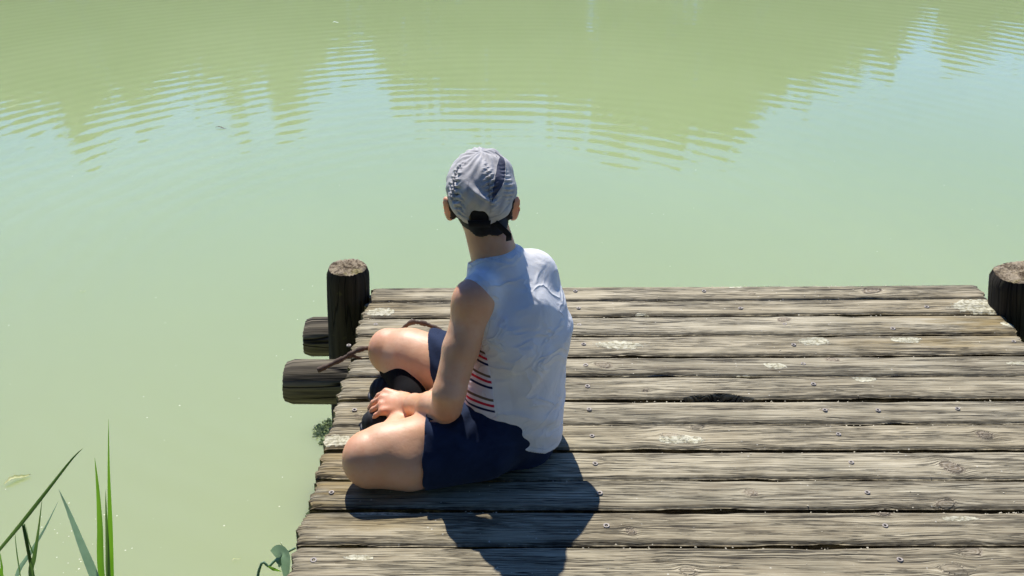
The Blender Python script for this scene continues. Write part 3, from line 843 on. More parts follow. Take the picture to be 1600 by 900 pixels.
    hd = np.maximum(np.maximum(hd, y - hc[1]), z - hc[2] + .005)
    # stay clear of the ears
    for s in (-1, 1):
        hd = np.maximum(hd, -(ellf(hc + A(s * .090, -.012, -.042), (.024, .030, .038))(x, y, z)))
    G.d = hd.astype(np.float32)
    V, Q = G.mesh('hair'); link('hair', npmesh('hair', V, Q), person, HAIR)
build_body()

HEMP = None
def build_shirt():
    F = Field((-.21, 1.88, -.01), (.17, 2.34, .50), 0.0028)
    def folds(x, y, z):
        u, v, a, b = loft_uv(x, y, z)
        n = 0.0022 * sinnoise(x, y, z, 11, 26, 2) + 0.0010 * sinnoise(x + 0.02 * np.sin(z * 40), y, z, 12, 75, 2)
        # sagging rolls across his right back, drag lines from the armpit
        side = np.clip((-u + 0.0) / 0.09, 0, 1)
        roll = 0.0036 * side * (np.sin(z * 88 + 9 * u + 1.2 + 1.5 * np.sin(z * 21)) ) * np.exp(-((z - .35) / .09) ** 2)
        low = 0.0018 * np.exp(-((z - .11) / .055) ** 2) * np.sin(z * 120 - u * 30 + 2 * np.sin(u * 30))
        dg = 0.0020 * np.sin((u * .8 + z) * 105 + 2) * np.exp(-((u - .06) / .06) ** 2) * np.exp(-((z - .24) / .10) ** 2)
        loose = 0.012 + 0.010 * np.clip((0.24 - z) / .2, 0, 1) + 0.006 * np.exp(-((z - .30) / .05) ** 2) * side
        loose = np.where(z > .36, loose - .004 * np.clip((z - .36) / .05, 0, 1), loose)
        front = .022 * np.clip(v / .08, 0, 1) * np.clip(u / .06 + .3, 0, 1) * np.exp(-((z - .19) / .09) ** 2)
        front = front + .014 * np.clip(u / .10, 0, 1) * np.clip(v / .04 + .6, 0, 1) * np.exp(-((z - .20) / .07) ** 2)
        return loose + n + roll + low + dg + front
    F.union(loftf(0, 0.46, 0.0, folds), (-.2, 1.9, -.02), (.18, 2.32, .50), 0.004)
    nb = A(-0.063, 2.128, 0.410)
    e = .0065
    F.cap(nb, shL + A(.010, .010, .012), .035 + e, .040 + e, .03)
    F.cap(nb + A(.016, .006, .010), shR + A(-.022, -.018, -.010), .038 + e, .034 + e, .04)
    F.cap(nb, nb + A(-.008, .014, .022), .054 + e, .054 + e, .03)
    F.cap(shR + A(-.02, -.02, 0), shR + A(0, 0, -.06), .047, .035, .02)
    F.cap(shR + A(-.018, -.020, -.010), A(.012, 2.082, .352), .049, .050, .04)
    F.cap(nb + A(.01, -.012, -.008), A(-.012, 2.068, .350), .046, .048, .04)
    # neck opening, armholes
    F.cut(capf(A(-0.083, 2.147, 0.459), A(-0.155, 2.232, 0.612), .053, .085), (-.25, 2.02, .36), (.05, 2.32, .62), .002)
    lat = A(-.70, -.70, 0)
    rot = Matrix.Rotation(R(40), 4, 'Z')
    RIMS = [capf(A(-0.083, 2.147, 0.459), A(-0.155, 2.232, 0.612), .053, .085)]
    def armhole(c, r, sgn):
        M4 = Matrix.Rotation(math.atan2(lat[1], lat[0]), 4, 'Z') @ Matrix.Rotation(R(-8 * sgn), 4, 'Y')
        F.cut(ellf(c, r, M4), c - .13, c + .13, .002); RIMS.append(ellf(c, r, M4))
    armhole(shL + lat * .062 + A(.004, 0, -.028), (.060, .060, .086), 1)
    armhole(shR - lat * .104 + A(0, 0, -.03), (.060, .055, .080), -1)
    x, y, z = F.grid()
    u, v, a, b = loft_uv(x, y, z)
    hem = 0.030 + 0.55 * np.clip(v + .075, 0, 1) + 0.10 * np.clip(u + .02, 0, 1) + 0.002 * np.sin(u * 70)
    hp = (z - hem)
    F.d = np.maximum(F.d, -hp * .85).astype(np.float32)
    V, Q = F.mesh('shirt')
    me = npmesh('sleeveless_top', V, Q)
    u, v, a, b = loft_uv(V[:, 0], V[:, 1], V[:, 2])
    ang = np.degrees(np.arctan2(v, np.abs(u)))      # 0 = flank, -90 = spine
    # flank panel widens downwards
    pan = ang - np.interp(V[:, 2], [0.05, .14, .28, .32], [6, 6, 3, 5])
    attr(me, 'panel', pan * .01)
    attr(me, 'stripe', 0.0018 * np.sin(u * 60 + V[:, 1] * 70) + 0.10 * (v + .05) * 0.3)
    ab = [f(V[:, 0], V[:, 1], V[:, 2]) for f in RIMS]
    attr(me, 'rim', np.minimum.reduce(ab))
    attr(me, 'hem', V[:, 2] - (0.030 + 0.55 * np.clip(v + .075, 0, 1) + 0.10 * np.clip(u + .02, 0, 1)))
    link('sleeveless_top', me, person, SHIRT)
build_shirt()

def build_shorts():
    F = Field((-.27, 1.80, -.01), (.12, 2.30, .27), 0.0028)
    def fold(x, y, z): return 0.007 + 0.002 * sinnoise(x, y, z, 21, 45, 2)
    F.union(loftf(0, 0.18, 0.0, fold), (-.2, 1.9, -.02), (.16, 2.30, .22), 0.004)
    def tube(hip, kn, r0, r1, sx):
        f0 = capf(hip, kn, r0, r1)
        def f(x, y, z):
            t = x
            return f0(x, y, z) + 0.0018 * np.sin((y * 85 + z * 42) + 7 * np.sin(x * 25)) * np.clip((-.02 - x) / .1, 0, 1) + .0018 * sinnoise(x, y, z, 22, 70, 2)
        F.union(f, np.minimum(hip, kn) - .1, np.maximum(hip, kn) + .1, .02)
    tube(hipL, knL + A(0, .004, .004),   .080, .071, 1)
    tube(hipR, knR + A(0, -.004, .004), .088, .080, 1)
    F.cap(A(-0.058, 2.071, 0.107), A(-0.118, 2.071, 0.085), .06, .04, .03)
    F.chain([(A(-0.098, 1.958, 0.060), .070), (A(-0.279, 1.909, 0.052), .062)], .03)
    x, y, z = F.grid()
    # leg openings
    hemL = -0.228 + 0.05 * np.maximum(0, z - .10)
    hemR = -0.222 - 0.20 * (z - .10)
    hem = np.where(y < 2.07, hemL, hemR) + .0015 * np.sin(z * 120)
    F.d = np.maximum(F.d, (hem - x) * .9).astype(np.float32)
    crotch = np.maximum(-(x + .13), -(np.minimum(1, 1)))  # gap between the thighs ahead of the lap
    for hip, kn, r in ((hipL, knL, .0725), (hipR, knR, .0735)):
        d = (kn - hip) / np.linalg.norm(kn - hip)
        p = hip + d * ((-.195 - hip[0]) / d[0])
        f0 = capf(hip, kn, r, r)
        F.cut(lambda x, y, z: np.maximum(f0(x, y, z), x + .200), np.minimum(p, kn) - .08, np.maximum(p, kn) + .08, .002)
    F.d = np.maximum(F.d, 0.001 - z).astype(np.float32)
    V, Q = F.mesh('shorts')
    link('shorts', npmesh('shorts', V, Q), person, SHORTS)
build_shorts()

def build_shoe(heel, toe, ank, roll):
    F = Field(np.minimum(heel, toe) - .07, np.maximum(heel, toe) + A(.07, .07, .09), 0.003)
    d = (toe - heel) / np.linalg.norm(toe - heel)
    m = heel * .45 + toe * .55
    F.chain([(heel, .033), (m, .036), (toe - d * .02, .033), (toe - d * .008, .027)], .015)
    F.cap(heel + d * .01 + A(0, 0, .012), ank, .031, .030, .02)
    F.cap(m + A(0, 0, .008), ank, .028, .030, .02)
    x, y, z = F.grid()
    F.d = (F.d + .0008 * np.sin((x * d[0] + y * d[1]) * 420) * (z > heel[2])).astype(np.float32)
    V, Q = F.mesh('shoe'); V[:, 2] = np.maximum(V[:, 2], .002)
    sh = link('shoe', npmesh('shoe', V, Q), person, SHOE)
    G = Field(np.minimum(heel, toe) - .06, np.maximum(heel, toe) + A(.06, .06, .03), 0.003)
    dn = A(0, 0, -1.0) * .014
    G.chain([(heel + dn, .0345), (m + dn, .0375), (toe + dn - d * .016, .0345), (toe + dn - d * .004, .029)], .012)
    x, y, z = G.grid()
    G.d = np.maximum(np.maximum(G.d, z - (heel[2] - .010)), .0025 - z).astype(np.float32)
    V, Q = G.mesh('sole'); link('sole', npmesh('sole', V, Q), sh, SOLE)
    S_ = Field(ank - .06, ank + .06, .003)
    long = kn_of is knR
    if long: S_ = Field(np.minimum(ank, kn_of) - .06, np.maximum(ank, kn_of) + .06, .003)
    cc = kn_of + (ank - kn_of) * .36 + A(.012, 0, -.010)
    if long: S_.chain([(ank, .0325), (kn_of + (ank - kn_of) * .75, .036), (cc, .0450), (kn_of + (ank - kn_of) * .16 + A(0, 0, -.02), .044)], .014)
    else: S_.cap(ank, ank + (A(*kn_of) - ank) * .16, .0325, .0325, .01)
    V, Q = S_.mesh('sock'); link('sock', npmesh('sock', V, Q), person, SOCK)
kn_of = knL
build_shoe(A(-0.244, 2.201, 0.037), A(-0.378, 2.232, 0.037), anL + A(.0, .01, .0), 0)
kn_of = knR
build_shoe(A(-0.244, 2.088, 0.037), A(-0.378, 2.097, 0.034), anR, 0)

# ------------------------------------------------------------------ cap
def build_cap():
    cap_o = None
    c = hc + A(0, -.004, 0.004)
    rx, ry, rz = .0805, .0965, .0815
    NA, NP = 300, 120
    # azimuth 0 = back (-Y), positive to +X
    def bottom(az):     # z of the lower rim relative to the centre
        az = (az + pi) % (2 * pi) - pi              # 0 back, +-pi front
        zb = -.062 + .060 * np.sin(np.abs(az) / 2) ** 1.4
        return zb
    def arch(az):       # rear opening
        w_ = .33
        q = np.clip(1 - (np.abs(az + .03) / w_) ** 2.6, 0, 1)
        return bottom(az) + .045 * q ** .5
    def surf(az, f):
        """f: 0 rim .. 1 crown"""
        az = (np.asarray(az) + pi) % (2 * pi) - pi
        zb = arch(az)
        # polar parameter
        s = -zb / rz
        lat0 = np.arcsin(np.clip(zb / rz, -.99, .99))
        la = lat0 + (pi / 2 - lat0) * f
        r = np.maximum(np.cos(la), 0) ** .86; z = np.sin(la)
        squash = np.where(la < 0, 1 + .02 * la, 1.0)
        r = np.where(la < 0, 1 - (1 - r) * 0.45, r)
        x = np.sin(az) * r * rx; zz = z * rz; y = -np.cos(az) * r * ry + .30 * (np.sqrt(zz * zz + .0004) + zz) * .5
        # wrinkles
        d = np.zeros_like(x)
        a1 = az + .78 + .18 * np.sin(la * 2.2)       # left gathered seam
        wz = np.exp(-(a1 / .20) ** 2) * np.exp(-((la - .25) / .52) ** 2)
        d += wz * (.0044 * np.sin(la * 38 + az * 9 + 2 * np.sin(az * 13)) + .0015 * np.sin(la * 71 - az * 20))
        d -= .0050 * np.exp(-(a1 / .045) ** 2) * np.exp(-((la - .35) / .5) ** 2)
        a2 = az - .36 - .10 * (1.2 - la)
        wz2 = np.exp(-((a2 + .08) / .16) ** 2) * np.exp(-((la - .45) / .5) ** 2)
        d += wz2 * (.0024 * np.sin(la * 46 - az * 14) + .0012 * np.sin(la * 83 + az * 10))
        a3 = az - .98
        d += np.exp(-((a3) / .18) ** 2) * np.exp(-((la - .3) / .4) ** 2) * .0020 * np.sin(la * 52 + az * 17)
        # pucker around the arch and a diagonal fold
        fold = la - (.20 - .62 * (az - .05))
        d += .0034 * np.exp(-(fold / .055) ** 2) * np.exp(-((az - .08) / .34) ** 2)
        d -= .0026 * np.exp(-((fold - .17) / .10) ** 2) * np.exp(-((az - .02) / .32) ** 2)
        d += .0016 * np.sin(az * 5 + la * 7 + 1) + .0010 * np.sin(az * 17 - la * 11) * np.cos(la * 3)
        # horizontal band seam
        band = np.exp(-((zz - bottom(az) - .021) / .0018) ** 2)
        d -= .0016 * band
        top = np.exp(-((1 - f) / .03) ** 2)
        d *= 1.25 * (1 - top)
        k = 1 + d / .085
        return c[0] + x * k, c[1] + y * k, c[2] + zz * k
    def patch(a0, a1, f0, f1, na, nf, name, mat, parent, thick=.0014, off=0.0):
        # a0,a1 may be functions of f
        fs = np.linspace(f0, f1, nf)
        V = []
        for f in fs:
            l = a0(f) if callable(a0) else a0; h_ = a1(f) if callable(a1) else a1
            az = np.linspace(l, h_, na)
            x, y, z = surf(az, np.full(na, f))
            if off:
                x = c[0] + (x - c[0]) * (1 + off); y = c[1] + (y - c[1]) * (1 + off); z = c[2] + (z - c[2]) * (1 + off)
            V.append(np.stack([x, y, z], 1))
        V = np.vstack(V); i = np.arange(nf - 1)[:, None] * na + np.arange(na - 1)[None]
        Q = np.stack([i, i + 1, i + na + 1, i + na], -1).reshape(-1, 4)
        me = npmesh(name, V, Q)
        o = link(name, me, parent, mat)
        so_ = o.modifiers.new('cloth', 'SOLIDIFY'); so_.thickness = thick; so_.offset = -1
        return o
    wl = lambda f: float(np.interp(f, [.33, .49, .60, .70, .78, .86], [.33, .39, .52, .80, 1.25, 1.7]))
    wr = lambda f: float(np.interp(f, [.33, .40, .50, .60, .66, .78, .86], [.335, .51, .85, 1.2, 1.5, 1.75, 2.0]))
    lo = patch(0, 2 * pi, 0, 1, 420, 150, 'cap_crown', CAPM, person)
    lo['label'] = 'crumpled light grey crown of the cap'
    patch(lambda f: wl(f) + .004, lambda f: wr(f) - .004, .34, .74, 40, 90, 'mesh_inset', CAPD, lo, off=.010)['label'] = 'dark mesh wedge let into the right of the cap'
    def pipe(fn, f0, f1, name='piping', r=.0009, mat=CAPM, off=.012):
        P = []
        for f in np.linspace(f0, f1, 60):
            x, y, z = surf(np.array([fn(f)]), np.array([f])); p = A(x[0], y[0], z[0]); P.append(c + (p - c) * (1 + off))
        return tube(name, P, [r] * len(P), mat, lo, 6)
    pipe(wl, .33, .80); pipe(wr, .33, .80)
    # brim, forward over the face
    bm_V = []; nb_, nr = 41, 10
    for j in range(nr):
        t = j / (nr - 1)
        for k in range(nb_):
            az = -1.15 + 2.3 * k / (nb_ - 1)
            ex = .060 * t * cos(az * 1.25) ** .8 if cos(az * 1.25) > 0 else 0
            x = c[0] + sin(az) * rx * 1.0 * (1 + .08 * t); y = c[1] + cos(az) * ry * .99 + ex; z = c[2] - .002 - .012 * t - .012 * (sin(az)) ** 2
            bm_V.append((x, y, z))
    Q = [(j * nb_ + k, j * nb_ + k + 1, (j + 1) * nb_ + k + 1, (j + 1) * nb_ + k) for j in range(nr - 1) for k in range(nb_ - 1)]
    b = link('cap_brim', npmesh('cap_brim', bm_V, Q), person, CAPM)
    m = b.modifiers.new('thick', 'SOLIDIFY'); m.thickness = .002
    # closing strap across the opening with its long loose tail
    P = []
    for az in np.linspace(-.34, .30, 24):
        P.append(A(c[0] + sin(az) * rx * .985, c[1] - cos(az) * ry * .985, c[2] - .051 + .003 * cos(az * 4)))
    ribbon('cap_strap', P, A(0, 0, 1), .017, BLACK, person)
    T = [at(764, 341, 2.127), at(772, 346, 2.120), at(780, 353, 2.116), at(788, 360, 2.113), at(795, 367, 2.114), at(795, 376, 2.118)]
    T = [A(*p) for p in T]
    ribbon('strap_tail', T, A(.55, 0, .8), .0135, BLACK, person)
    # plain black sheet added in the opening, standing for dark hair
    Vv = []; na, nf = 40, 16
    for j in range(nf):
        for k in range(na):
            az = -.30 + .56 * k / (na - 1); z = c[2] - .066 + .052 * j / (nf - 1)
            r = math.sqrt(max(0, 1 - ((z - c[2]) / rz) ** 2)); r = 1 - (1 - r) * .45
            Vv.append((c[0] + sin(az) * rx * .95 * r, c[1] - cos(az) * ry * .95 * r, z))
    Q = [(j * na + k, j * na + k + 1, (j + 1) * na + k + 1, (j + 1) * na + k) for j in range(nf - 1) for k in range(na - 1)]
    link('opening_hair', npmesh('opening_hair', Vv, Q), person, BLACK)

def tube(name, P, rad, mat, parent, N=10, attrs=False):
    P = [Vector(p) for p in P]; V = []; G = []
    up = Vector((0, 0, 1)); s = 0
    for i, p in enumerate(P):
        t = (P[min(i + 1, len(P) - 1)] - P[max(i - 1, 0)]).normalized()
        a = t.cross(up)
        a = a.normalized() if a.length > 1e-3 else t.orthogonal().normalized()
        b = a.cross(t)
        for k in range(N):
            th = 2 * pi * k / N
            V.append(p + (a * cos(th) + b * sin(th)) * rad[i])
    n = len(P)
    Q = [(i * N + k, i * N + (k + 1) % N, (i + 1) * N + (k + 1) % N, (i + 1) * N + k) for i in range(n - 1) for k in range(N)]
    V += [P[0], P[-1]]
    me = bpy.data.meshes.new(name)
    me.from_pydata([tuple(v) for v in V], [], Q + [(k, (k + 1) % N, n * N) for k in range(N)] + [((n - 1) * N + k, (n - 1) * N + (k + 1) % N, n * N + 1) for k in range(N)])
    bm = bmesh.new(); bm.from_mesh(me); bmesh.ops.recalc_face_normals(bm, faces=bm.faces); bm.to_mesh(me); bm.free()
    return link(name, me, parent, mat)
def ribbon(name, P, side, width, mat, parent, thick=.0016):
    V = []; side = Vector(side).normalized(); P = [Vector(p) for p in P]
    for i, p in enumerate(P):
        t = (P[min(i + 1, len(P) - 1)] - P[max(i - 1, 0)]).normalized()
        s = (side - t * side.dot(t)).normalized()
        V += [p - s * width / 2, p, p + s * width / 2]
    Q = []
    for i in range(len(P) - 1):
        for k in range(2): Q.append((3 * i + k, 3 * i + k + 1, 3 * i + k + 4, 3 * i + k + 3))
    o = link(name, npmesh(name, V, Q), parent, mat)
    m = o.modifiers.new('thick', 'SOLIDIFY'); m.thickness = thick; m.offset = 0
    return o
build_cap()

# ------------------------------------------------------------------ stick behind the far knee
SPT = [at(496, 579, 2.211), at(520, 568, 2.225), at(540, 558, 2.239), at(552, 551, 2.246), at(566, 545, 2.260), at(590, 541, 2.324), at(618, 524, 2.352), at(640, 505, 2.352), at(655, 504, 2.352), at(670, 508, 2.352), at(690, 518, 2.345), at(706, 530, 2.331)]
def dens(P, m=6):
    out = []
    P = [Vector(p) for p in P]
    for i in range(len(P) - 1):
        p0, p1, p2, p3 = P[max(i - 1, 0)], P[i], P[i + 1], P[min(i + 2, len(P) - 1)]
        for q in range(m):
            t = q / m
            out.append(0.5 * ((2 * p1) + (p2 - p0) * t + (2 * p0 - 5 * p1 + 4 * p2 - p3) * t * t + (3 * p1 - p0 - 3 * p2 + p3) * t ** 3))
    out.append(P[-1]); return out
sp = dens(SPT)
stick = empty('stick', SPT[0]); tag(stick, 'dark bent stick poking out over the dock edge beside the far knee', 'stick')
tube('branch', sp, [.0062 + .0012 * sin(i * .9) + .0008 * sin(i * 2.7) for i in range(len(sp))], BARK, stick, 10)
tw = dens([at(546, 556, 2.243), at(555, 557, 2.246), at(566, 561, 2.253)], 5)
tube('twig', tw, [.0050 - .00025 * i for i in range(len(tw))], BARK, stick, 8)

# ------------------------------------------------------------------ reeds
def blade(name, P, width, mat, parent, fold=.25, face=None, tipf=1.4, basew=.6):
    """leaf blade with a folded mid rib, pointed tip"""
    P = dens(P, 7); n = len(P); V = []
    face = Vector(face or (0, -1, .15)).normalized()
    for i, p in enumerate(P):
        t = (P[min(i + 1, n - 1)] - P[max(i - 1, 0)]).normalized()
        s = t.cross(face).normalized(); nn = s.cross(t).normalized()
        f = i / (n - 1)
        wv = width * .5 * min(1, basew + (1 - basew) * f / .35) * max(0.02, (1 - f ** tipf)) 
        for k in (-1, -.5, 0, .5, 1): V.append(p + s * wv * k + nn * (abs(k) * fold * wv))
    Q = []
    for i in range(n - 1):
        for k in range(4): a = 5 * i + k; Q.append((a, a + 1, a + 6, a + 5))
    return link(name, npmesh(name, V, Q), parent, mat)
def reed(base_px, D, label, leaves, stem_top=None, cat='reed'):
    b = at(base_px, 900, D); base = Vector((b.x, D, WL - .05))
    r = empty('reed', base); tag(r, label, cat, 'reeds in the near left corner')
    top = at(*stem_top) if stem_top else Vector((b.x, D, b.z - .05))
    st = dens([base, (base * .5 + top * .5) + Vector((.004, 0, 0)), top], 6)
    tube('stem', st, [.0042 - .0012 * i / len(st) for i in range(len(st))], REEDD, r, 8)
    for pts, width, mat, kw in leaves:
        P = [Vector((b.x, D, b.z - .12))] if kw.pop('root', True) else []
        blade('leaf', P + [at(*p) for p in pts], width, mat, r, **kw)
    return r
reed(165, 1.649, 'tall upright bright green reed with two narrow sunlit blades',
     [([(173, 900, 1.649), (172, 820, 1.649), (170, 740, 1.649), (169.5, 655, 1.656)], .0185, REED, dict(face=(.5, -1, .1), tipf=1.0)),
      ([(160, 900, 1.635), (157, 820, 1.635), (153, 760, 1.628), (148, 715, 1.628)], .021, REED, dict(face=(-.3, -1, .1), tipf=1.5)),
      ([(170, 905, 1.628), (168, 850, 1.628), (166, 800, 1.635), (165, 765, 1.635)], .013, REEDD, dict(tipf=1.2))])
reed(158, 1.543, 'blue-green reed blade leaning left of the tall bright reed',
     [([(150, 905, 1.543), (128, 850, 1.550), (108, 800, 1.557), (92, 765, 1.571)], .026, REEDB, dict(tipf=1.25))])
reed(-20, 1.508, 'long thin reed blade arching up to the right from the frame corner',
     [([(-12, 872, 1.508), (30, 822, 1.522), (75, 765, 1.550), (112, 718, 1.578), (130, 700, 1.600)], .0085, REEDD, dict(fold=.5, tipf=1.8, root=False))])
reed(35, 1.578, 'cut-off reed stub standing in the lower left corner',
     [([(32, 900, 1.578), (26, 860, 1.578), (23, 828, 1.578)], .0035, REEDD, dict(root=False)),
      ([(53, 868, 1.578), (45, 845, 1.578), (40, 818, 1.578)], .0035, REEDD, dict(root=False))], (36.5, 820, 1.578))
reed(48, 1.564, 'slim dark green reed blade beside the cut-off stub',
     [([(49, 900, 1.564), (54, 870, 1.564), (60, 830, 1.564), (66, 778, 1.578)], .0125, REEDD, dict(tipf=1.5))])
reed(25, 1.614, 'pale reed blade slanting right behind the slim dark blade',
     [([(26, 905, 1.614), (50, 860, 1.621), (72, 822, 1.635), (91, 783, 1.649)], .0105, REEDB, dict(tipf=1.5))])
reed(-2, 1.522, 'short bright reed leaf at the very left edge of the frame',
     [([(3, 900, 1.522), (3, 885, 1.522), (-2, 855, 1.529)], .010, REED, dict())])
# folded reed leaf against the near left edge of the dock
sd = empty('reed', (-.62, 1.66, WL)); tag(sd, 'folded pale green reed leaf poking out by the near left edge of the dock', 'reed')
s1 = dens([Vector((-.64, 1.60, WL)), at(400, 915, 1.733), at(422, 884, 1.747), at(440, 868, 1.761), at(462, 856, 1.775)], 6)
tube('stem', s1, [.0035 - .00006 * i for i in range(len(s1))], REEDB, sd, 8)
blade('leaf', [at(432, 872, 1.740), at(440, 866, 1.719), at(446, 878, 1.719), at(448, 915, 1.719)], .044, REEDB, sd, tipf=2.5, face=(-.4, -1, .5), basew=.9)
blade('leaf', [at(419, 885, 1.740), at(428, 889, 1.726), at(440, 893, 1.733)], .010, REED, sd, tipf=2, basew=.5)
blade('leaf', [at(450, 862, 1.761), at(444, 856, 1.761), at(437, 847, 1.768)], .004, REEDD, sd)

# ------------------------------------------------------------------ small things afloat
def float_leaf(px, py, L, W, rot, mat, name, label, cat, curl=.3):
    p = on(px, py, WL + .004); V = []; n = 14
    for i in range(n + 1):
        t = i / n; wv = W * sin(pi * min(1, t * 1.05 + .03)) ** .7 * .5 * (1 + .25 * sin(i * 2.3))
        for k in (-1, 0, 1):
            x = (t - .5) * L; y = k * wv + .006 * sin(t * 5); z = abs(k) * curl * wv + .003 * sin(t * 7) + .003
            V.append((p.x + x * cos(rot) - y * sin(rot), p.y + x * sin(rot) + y * cos(rot), WL + .002 + z))
    Q = [(3 * i + k, 3 * i + k + 1, 3 * i + k + 4, 3 * i + k + 3) for i in range(n) for k in range(2)]
    o = link(name, npmesh(name, V, Q), None, mat); tag(o, label, cat); return o
YEL = mat_leafy('yellowing_leaf', (0.42, 0.45, 0.16), (0.62, 0.62, 0.30), 0.5, .3, 40.0)
float_leaf(29, 748, .085, .017, .75, YEL, 'floating_leaf', 'yellow-green curled leaf floating above the reeds at the left', 'leaf', .8)
float_leaf(346, 200, .09, .012, -.2, BARK, 'floating_twig', 'small brown bit of bark floating far out left of the child', 'twig', .5)
float_leaf(525, 35, .06, .02, .2, mat_plain('pale_foam', (.42, .5, .42), .4), 'floating_foam', 'tiny pale ring of foam far out near the top of the photo', 'foam')
float_leaf(370, 874, .03, .003, 1.0, YEL, 'floating_straw', 'tiny pale straw floating left of the near planks', 'straw')
float_leaf(130, 455, .03, .004, 1.1, YEL, 'floating_straw', 'tiny straw floating at mid left on open water', 'straw')
def specks():
    V = []; Q = []
    for k in range(150):
        px, py = random.uniform(0, 1600), random.uniform(230, 900)
        if k > 110: px, py = random.gauss(140, 40), random.uniform(800, 900)
        p = on(px, py, WL + .002); s = random.uniform(.0008, .0028); b = len(V)
        if k > 135: s *= .9
        a = random.random() * 6
        for q in range(5): V.append((p.x + s * cos(a + q * 1.257) * random.uniform(.5, 1.6), p.y + s * sin(a + q * 1.257), WL + .003))
        Q.append([b + q for q in range(5)])
    tag(link('water_specks', npmesh('water_specks', V, Q), None, mat_plain('pollen', (.62, .62, .45), .8), False), 'pollen specks and fluff drifting on the water', 'pollen', kind='stuff')
specks()
# clump of water weed against the dock
def weed():
    V = []; Q = []
    for cx, cy, rad, n in ((505, 674, .036, 110), (513, 662, .014, 30), (508, 692, .014, 40), (489, 803, .02, 40)):
        c = on(cx, cy, WL)
        for k in range(n):
            a = random.random() * 6.3; r = rad * random.random() ** .6
            p = Vector((c.x + r * cos(a), c.y + r * 1.3 * sin(a), WL + random.uniform(-.001, .012) * (1 - r / rad)))
            d = Vector((random.gauss(0, 1), random.gauss(0, 1), random.gauss(0, .5))).normalized() * .010; s = d.orthogonal().normalized() * .003; b = len(V)
            V += [p - d - s, p + d - s, p + d + s, p - d + s]; Q.append((b, b + 1, b + 2, b + 3))
    m = mat_leafy('water_weed', (.20, .26, .13), (.32, .38, .21), .6, .3, 60.)
    tag(link('water_weed', npmesh('water_weed', V, Q), None, m, False), 'murky green clump of weed at the waterline against the left dock edge', 'weed', kind='stuff')
weed()

# ------------------------------------------------------------------ far bank: trees that the water mirrors
BY = 37.5
def crown_mesh(cx, cy, w_, h0, h1, seed, dens_=1.0, leaf=.22, pointed=0.4, airy=0.0):
    r = np.random.default_rng(seed); n = int(5200 * dens_)
    nl = 26; lob = []
    for k in range(nl):
        t = r.random() ** .8; zz = h0 + (h1 - h0) * t
        prof = (1 - pointed * t) * np.sqrt(max(0.05, 1 - abs(2 * t - .9) ** 2.6 * .85))
        a = r.random() * 6.28; q = w_ * .5 * prof * (.35 + .55 * r.random())
        lob.append((cx + q * np.cos(a), cy + q * np.sin(a) * .8, zz, w_ * (.13 + .10 * r.random()) * (1 - .45 * t)))
    lob.append((cx, cy, h1 - w_ * .10, w_ * .10)); lob = np.array(lob)
    li = r.integers(0, len(lob), n); d = r.normal(size=(n, 3)); d /= np.linalg.norm(d, axis=1)[:, None]
    rad = lob[li, 3] * (r.random(n) ** .45) * (1 + airy * r.random(n))
    P = lob[li, :3] + d * rad[:, None] * np.array([1, 1, 1.15])
    P = P[P[:, 2] < h1 + .3]; n = len(P)
    a = r.normal(size=(n, 3)); a /= np.linalg.norm(a, axis=1)[:, None]
    b = np.cross(a, r.normal(size=(n, 3))); b /= np.linalg.norm(b, axis=1)[:, None]
    s = leaf * r.uniform(.5, 1.2, n)[:, None]
    V = np.stack([P - a * s, P - b * s * .45, P + a * s, P + b * s * .45], 1).reshape(-1, 3)
    Q = np.arange(4 * n).reshape(-1, 4)
    return npmesh('crown', V, Q)
def tree(px, py, wpx, h0f, mat, seed, label, D=BY, dens_=1.0, pointed=.4, airy=0.0, leaf=.2):
    """px, py: where the mirrored tip of the tree shows; py gives the angle of the mirrored ray"""
    d = MM.to_3x3() @ Vector(((px - 800) / FPX, -(py - PY) / FPX, -1))
    width = wpx * D / FPX * 1.02
    x = D * d.x / d.y; top = D * abs(d.z) / d.y - 2.7; z0 = -.2
    t = empty('tree', (x, D, z0)); tag(t, label, 'tree', 'trees on the far bank')
    P = [Vector((x + .1 * sin(k), D, z0 + (top - z0) * .9 * k / 8)) for k in range(9)]
    tube('trunk', P, [.16 * (1 - k / 9.5) for k in range(9)], TRUNK, t, 10)
    for k in range(6):
        a = random.random() * 6.28; zz = z0 + (top - z0) * random.uniform(.3, .75)
        p0 = Vector((x, D, zz)); p1 = p0 + Vector((cos(a) * width * .35, sin(a) * width * .3, random.uniform(.5, 1.6)))
        tube('limb', [p0, (p0 + p1) / 2 + Vector((0, 0, -.15)), p1], [.07, .05, .02], TRUNK, t, 6)
    link('crown', crown_mesh(x, D, width, z0 + (top - z0) * h0f, top, seed, dens_, leaf, pointed, airy), t, mat, False)
TR = [(-70, 200, 200, 0, 'broad'), (35, 186, 110, 2, 'light round'), (128, 230, 78, 1, 'tall narrow'), (208, 180, 90, 0, 'upright'), (290, 130, 90, 2, 'low loose'),
      (372, 190, 75, 2, 'thin airy'), (448, 186, 90, 2, 'second thin airy'), (540, 86, 130, 1, 'short dark'), (640, 150, 90, 0, 'sloping'),
      (715, 170, 120, 1, 'wide dark'), (800, 182, 110, 0, 'bushy'), (885, 190, 90, 2, 'loose-leaved'), (965, 232, 70, 0, 'slim tall'), (1055, 238, 150, 1, 'tallest and widest'),
      (1130, 224, 80, 0, 'tall rounded'), (1205, 160, 90, 0, 'middling'), (1290, 120, 110, 2, 'light green'), (1370, 92, 90, 0, 'small rounded'),
      (1492, 98, 50, 2, 'feathery'), (1530, 84, 40, 0, 'pointed'), (1578, 60, 60, 1, 'squat'), (1650, 90, 90, 0, 'spreading')]
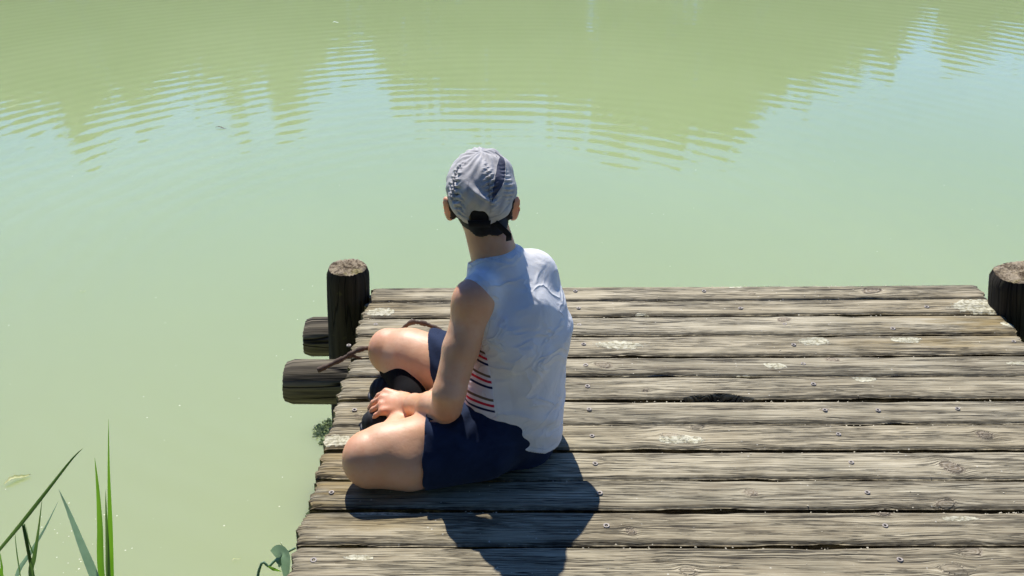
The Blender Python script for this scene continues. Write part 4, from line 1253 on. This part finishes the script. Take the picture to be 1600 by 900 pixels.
for k, (px, py, wd, mi, wrd) in enumerate(TR):
    airy = 1.0 if mi == 2 else .2
    tree(px, py - 8, wd * 1.35, .05, LEAVES[mi], 100 + k, f'{wrd} green tree on the far bank, seen only mirrored in the pond', D=BY + (k % 3) * .8,
         dens_=(.35 if 'airy' in wrd else .8 if mi == 2 else 1.25) * (0.6 + wd / 200), pointed=.6 if wrd in ('tall narrow', 'pointed', 'feathery', 'slim tall') else .3, airy=airy)
def undergrowth():
    r = np.random.default_rng(5); n = 165000
    X = r.uniform(-46, 46, n)
    # skyline of the mass of trees, as angles read from its mirror image
    prof = [(-120, 175), (0, 165), (80, 155), (100, 190), (165, 190), (176, 155), (250, 150), (272, 118), (320, 128), (480, 130), (500, 105), (520, 82), (590, 80), (602, 122), (650, 150),
            (700, 150), (760, 165), (850, 155), (900, 172), (940, 195), (960, 212), (1155, 214), (1172, 172), (1230, 128), (1300, 100), (1400, 82), (1420, 35), (1440, 14), (1465, 20), (1476, 78), (1530, 72), (1545, 42), (1600, 40), (1720, 70)]
    pr = []
    for px, py in prof:
        d = MM.to_3x3() @ Vector(((px - 800) / FPX, -(py - PY) / FPX, -1)); pr.append((36 * d.x / d.y, 36 * abs(d.z) / d.y - 2.7))
    pr = np.array(pr)
    hmax = np.interp(X, pr[:, 0], pr[:, 1]) + .3 + .35 * np.sin(X * 9.1) * np.sin(X * 2.3) + .35 * np.sin(X * 23.0 + 2 * np.sin(X * 3.7)) + .25 * np.sin(X * 41.0)
    P = np.stack([X, r.uniform(35.0, 37.0, n), -.3 + hmax * r.random(n) ** .62], 1)
    # openings between the crowns where the sky comes through
    hole = np.sin(P[:, 0] * 4.1 + 2.2 * np.sin(P[:, 0] * 1.7)) * np.sin(P[:, 2] * 1.9 + 1.5 * P[:, 0]) + .5 * np.sin(P[:, 0] * 11 + P[:, 2] * 5)
    P = P[(hole < .72) | (P[:, 2] < 2.2)]; n = len(P)
    a = r.normal(size=(n, 3)); a /= np.linalg.norm(a, axis=1)[:, None]; b = np.cross(a, r.normal(size=(n, 3))); b /= np.linalg.norm(b, axis=1)[:, None]
    s = .24 * r.uniform(.5, 1.2, n)[:, None]
    V = np.stack([P - a * s, P - b * s * .45, P + a * s, P + b * s * .45], 1).reshape(-1, 3)
    tag(link('undergrowth', npmesh('undergrowth', V, np.arange(4 * n).reshape(-1, 4)), None, LEAVES[0], False), 'dense green undergrowth lining the far bank', 'undergrowth', kind='stuff')
undergrowth()

# ------------------------------------------------------------------ unseen trees added behind the camera to block sky light
NB = [(-7.5, 1.0, 'leftmost'), (-6.2, -2.0, 'left'), (-3.6, -4.6, 'mid left'), (-0.4, -5.4, 'middle'), (2.8, -4.8, 'mid right'), (5.8, -2.4, 'right'), (8.2, 0.8, 'rightmost')]
for k, (x, y, wrd) in enumerate(NB):
    t = empty('tree', (x, y, -.2)); tag(t, f'{wrd} leafy tree added unseen behind the camera to block sky light', 'tree', 'unseen trees added to block the sky')
    P = [Vector((x + .1 * sin(j), y, -.3 + 8.5 * j / 8)) for j in range(9)]
    tube('trunk', P, [.24 * (1 - j / 10) for j in range(9)], TRUNK, t, 10)
    link('crown', crown_mesh(x, y, 5.6, 1.0, 11.5, 300 + k, 2.6, .42, .25, .2), t, LEAVES[1], False)
